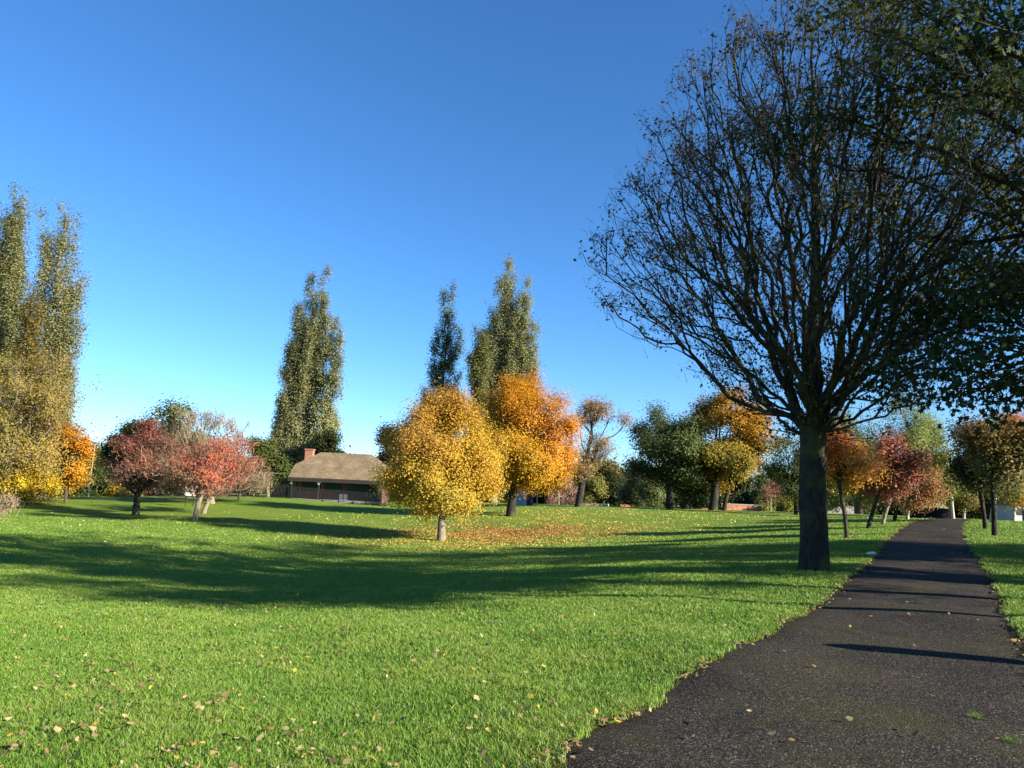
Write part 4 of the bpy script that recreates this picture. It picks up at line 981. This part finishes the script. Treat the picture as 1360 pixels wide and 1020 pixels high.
ptree('maple_tree', 'large orange brown maple on the far right', 1362, (1352, 556), 655, 44, ROUND, by=None, Y=62, seed=113, tips=280, fork=2.2, r0=.25, bark=BARK_GREY, pal=[(.12, .12, .03), (.28, .17, .05), (.42, .18, .06), (.44, .17, .07)], per=46, spread=.4, size=.2, shape='clump', qh=.5, qn=.5)
ptree('young_tree', 'low orange leaved tree with pale trunk on the right edge', 1345, (1350, 622), 664, 28, FLAT, by=None, Y=48, seed=114, tips=150, fork=1.7, r0=.1, bark=BARK_PALE, pal=P_FIRE, per=28, spread=.28, size=.16, shape='clump', qh=.5, clump=.19, spray=12)
ptree('round_tree', 'dark leafy tree peeping out left of the big trunk', 1058, (1052, 566), 655, 34, ROUND, by=None, Y=64, seed=115, tips=200, fork=2.5, r0=.2, bark=BARK_DARK, pal=P_GREEN, per=36, spread=.42, size=.2, shape='clump', lump=.35)

# ------------------------------------------------------------------ houses and fence beyond the path end
TIMBER = simple('dark_timber', (.008, .008, .010), .9, spec=.05)
fa, fb = spot(1204, 64), spot(1262, 66)
rt = empty('timber_fence', fa, 'dark close boarded fence beyond the end of the path', 'fence')
v = fb - fa; L = Vector((v.x, v.y)).length; an = math.atan2(v.y, v.x)
pn = MB()
for j in range(int(L / .16)):
    t = (j + .5) * .16 / L; pn.box((v.x * t, v.y * t, v.z * t + .2), (.15, .025, 1.4), rz=an)
pn.build('boards', TIMBER, rt)
for j in range(4): MB().box((v.x * j / 3, v.y * j / 3 + .05, v.z * j / 3 + .25), (.1, .1, 1.45), rz=an).build('post', TIMBER, rt)
def house(label, px, Y, w, d, wallh, ridge, wm, rm, rz_=0.0):
    Bh = spot(px, Y); rt = empty('house', Bh, label, 'house', rz=rz_)
    MB().box((0, d / 2, wallh / 2 - .5), (w, d, wallh + 1)).build('wall', wm, rt)
    r = MB(); r.prism([(-w / 2 - .3, -.4, wallh - .1), (-w / 2 - .3, d + .4, wallh - .1), (-w / 2 - .3, d / 2, ridge)], (w + .6, 0, 0))
    ro = r.build('roof', rm, rt)
    MB().box((w * .3, d / 2, ridge + .3), (.7, .5, 1.4)).build('chimney', BRICK, ro)
    gl = simple('house_glass', (.03, .035, .045), .15, spec=.6)
    for sx in (-.28, .05, .32):
        wv = MB().box((w * sx, -.02, wallh * .6), (1.3, .06, 1.15), bev=.01).build('window', WHITE, rt)
        MB().box((w * sx, -.06, wallh * .6), (1.08, .03, .93)).build('pane', gl, wv)
    return rt
RED_ROOF = simple('tan_roof', (.36, .22, .14), .9, (.28, .17, .11), 2)
house('low bungalow with tan roof behind the dark fence', 1240, 92, 3.4, 4, 1.0, 2.1, simple('cream_wall', (.26, .22, .18), .9), RED_ROOF)
house('white rendered house seen at the right edge under the trees', 1364, 95, 3.6, 4, 2.3, 3.6, simple('white_render', (.46, .44, .41), .9), simple('grey_roof', (.10, .09, .09), .9), 0.0)

# ------------------------------------------------------------------ belt of trees closing the park
def copy_tree(o, loc, s, rz, label, group):
    c = o.copy(); col.objects.link(c); c.location = loc; c.scale = (s, s, s); c.rotation_euler = (0, 0, rz)
    c['label'] = label; c['group'] = group
    for ch in o.children:
        k = ch.copy(); col.objects.link(k); k.parent = c
    return c
belt = []
def belt_tree(seed, h, rr, pal, profile=ROUND):
    return dict(seed=seed, z0=.8, z1=h, prof=[(t, q * rr) for t, q in profile], tips=150, fork=1.2, r0=.22, bark=BARK_DARK, pal=pal, per=46, spread=.6, size=.46, shape='clump', lump=.3, scaffold=5, seg=.9)
KINDS = [('dark green tree in the belt closing the park', belt_tree(201, 7.5, 4.2, P_DARK)), ('mid green tree in the belt closing the park', belt_tree(202, 7.0, 3.9, P_GREEN)),
         ('olive yellowing tree in the belt closing the park', belt_tree(203, 6.4, 3.6, [(.06, .07, .025), (.12, .115, .035), (.2, .16, .04)])), ('dull green dark bush in the belt closing the park', belt_tree(204, 4.2, 3.4, P_DARK, DOME))]
protos = [None] * len(KINDS)
rb = random.Random(9)
spots = []
px = 70
while px < 1380:
    spots.append((px, rb.uniform(112, 138))); px += rb.uniform(20, 34)
for px_, Y_ in spots:
    k = rb.choice([0, 0, 1, 1, 2, 3]); lab, kw = KINDS[k]; L_ = spot(px_, Y_)
    s_ = rb.uniform(.85, 1.15)
    if 300 < px_ < 500: s_ *= .8
    if protos[k] is None:
        protos[k] = tree('belt_tree', lab, L_, group=lab.replace(' tree', ' trees').replace(' bush', ' bushes'), **kw); protos[k].scale = (s_, s_, s_)
    else: copy_tree(protos[k], L_, s_, rb.uniform(0, 6.28), lab, protos[k]['group'])
# far wood that reads as one mass
def far_wood():
    r = rng(77); n = 900
    x = r.uniform(-150, 150, n); y = r.uniform(150, 170, n); g = height(x, y)
    h = 5.5 + 2.0 * np.sin(x * .13) + 1.5 * np.sin(x * .31 + 1)
    C = np.column_stack([x, y, g + r.random(n) ** .6 * h])
    V, Lp, S, q, m = foliage(r, C, r.random(n) * .6, 60, (1.6, 1.2, 1.0), .8, 'clump')
    cc = color_mix(P_DARK + [(.09, .10, .03)], q)
    tag(mesh_np('woodland', V, Lp, S, LEAF, color=np.repeat(cc, m, 0)), 'dark far wood closing the view behind the tree belt', 'woodland', kind='stuff')
far_wood()

# ------------------------------------------------------------------ leaf litter under the coloured trees
def drift(label, cx, cy, sx, sy, n, tones, size, seed, ang=0.0):
    r = rng(seed); a = r.standard_normal((n, 2)) * (sx, sy)
    x = cx + a[:, 0] * math.cos(ang) - a[:, 1] * math.sin(ang); y = cy + a[:, 0] * math.sin(ang) + a[:, 1] * math.cos(ang)
    k = np.abs(path_dist(x, y)) > PW + .05; k &= (clumpy(x, y, .8, seed) > -.9 + .9 * r.random(n))
    tag(litter_cloud('leaf_litter', x[k], y[k], size, np.array(tones), seed, .03, .4), label, 'leaf litter', kind='stuff')
YT, OT = base(586, 718), base(678, 685)
drift('yellow and amber leaves fallen round the yellow tree', YT.x + 1.8, YT.y + .8, 3.9, 3.6, 17000, [(.40, .29, .06), (.44, .25, .06), (.36, .20, .07), (.48, .36, .07)], .085, 301)
drift('orange leaves fallen thickly between the yellow tree and the orange maple', YT.x + 4.0, YT.y + 4.0, 3.2, 2.4, 13000, [(.36, .18, .06), (.32, .14, .055), (.38, .21, .06)], .085, 302)
drift('yellow leaves fallen widely on the slope below the orange maple', OT.x + 2.5, OT.y - 3, 8, 7, 11000, [(.50, .38, .07), (.52, .30, .06), (.58, .48, .14)], .09, 303)
drift('pale leaves scattered over the far lawn crest', 14, 58, 14, 7, 1500, [(.50, .42, .16), (.55, .48, .25)], .10, 304)
drift('pale leaves scattered over the left lawn slope', -14, 42, 8, 6, 900, [(.50, .42, .16), (.55, .48, .25)], .085, 305)

# ------------------------------------------------------------------ small things by the path
# crumpled white bag on the path edge
Bb = base(1156, 738)
def bag():
    bm = bmesh.new(); bmesh.ops.create_icosphere(bm, subdivisions=3, radius=.10); r = rng(8); ph = r.random((4, 3)) * 6
    for v_ in bm.verts:
        c = v_.co; k = 1 + .16 * math.sin(23 * c.x + 17 * c.z + ph[0, 0]) + .14 * math.sin(31 * c.y - 19 * c.x) + .1 * math.sin(41 * c.z + 13 * c.y)
        v_.co = Vector((c.x * 1.15 * k, c.y * .9 * k, max(c.z * .6 * k, -.03)))
        if c.z > .09: v_.co.x -= .10 * (c.z - .09) / .04
    me = bpy.data.meshes.new('plastic_bag'); bm.to_mesh(me); bm.free()
    for p in me.polygons: p.use_smooth = True
    o = link('plastic_bag', me, simple('white_plastic', (.75, .74, .72), .4)); o.location = Bb + Vector((0, 0, .05)); o.rotation_euler = (0, 0, 2.6)
    return tag(o, 'crumpled white plastic bag lying on the left edge of the path', 'plastic bag')
bag()
# grass tufts pushing through the tarmac
for px_, py_, sd_, lb in [(1297, 952, 5, 'larger grass tuft growing through the tarmac at lower right'), (1344, 985, 6, 'smaller grass tuft in the tarmac nearest the lower right corner')]:
    Bt = base(px_, py_, 2.5); r = rng(sd_); n = 60
    az = r.random(n) * 6.283; c0 = r.standard_normal((n, 2)) * .022; h = .03 + .03 * r.random(n); P = np.zeros((n, 3, 3))
    w_ = .0022; P[:, 0, 0] = c0[:, 0] - w_ * np.sin(az); P[:, 0, 1] = c0[:, 1] + w_ * np.cos(az); P[:, 1, 0] = c0[:, 0] + w_ * np.sin(az); P[:, 1, 1] = c0[:, 1] - w_ * np.cos(az)
    P[:, 2, 0] = c0[:, 0] + np.cos(az) * h * 1.1; P[:, 2, 1] = c0[:, 1] + np.sin(az) * h * 1.1; P[:, 2, 2] = h * .8
    i = np.arange(n) * 3
    o = mesh_np('grass_tuft', P.reshape(-1, 3), np.stack([i, i + 1, i + 2], 1), np.full(n, 3), BLADE, color=np.array([.14, .22, .03])); o.location = Bt + Vector((0, 0, -.01))
    tag(o, lb, 'grass tuft')
# unseen post, added right of the frame to throw a shadow across the path
bp_ = Vector((6.5, 6.95, gz(6.5, 6.95)))
ob = empty('shadow_post', bp_, 'unseen stout post added right of the path to cast a shadow', 'shadow caster')
MB().tube((0, 0, -.1), (0, 0, 1.15), .19, .18, 14).build('post', BARK_BROWN, ob)
MB().tube((0, 0, 1.15), (0, 0, 1.24), .17, .08, 14).build('cap', BARK_BROWN, ob)
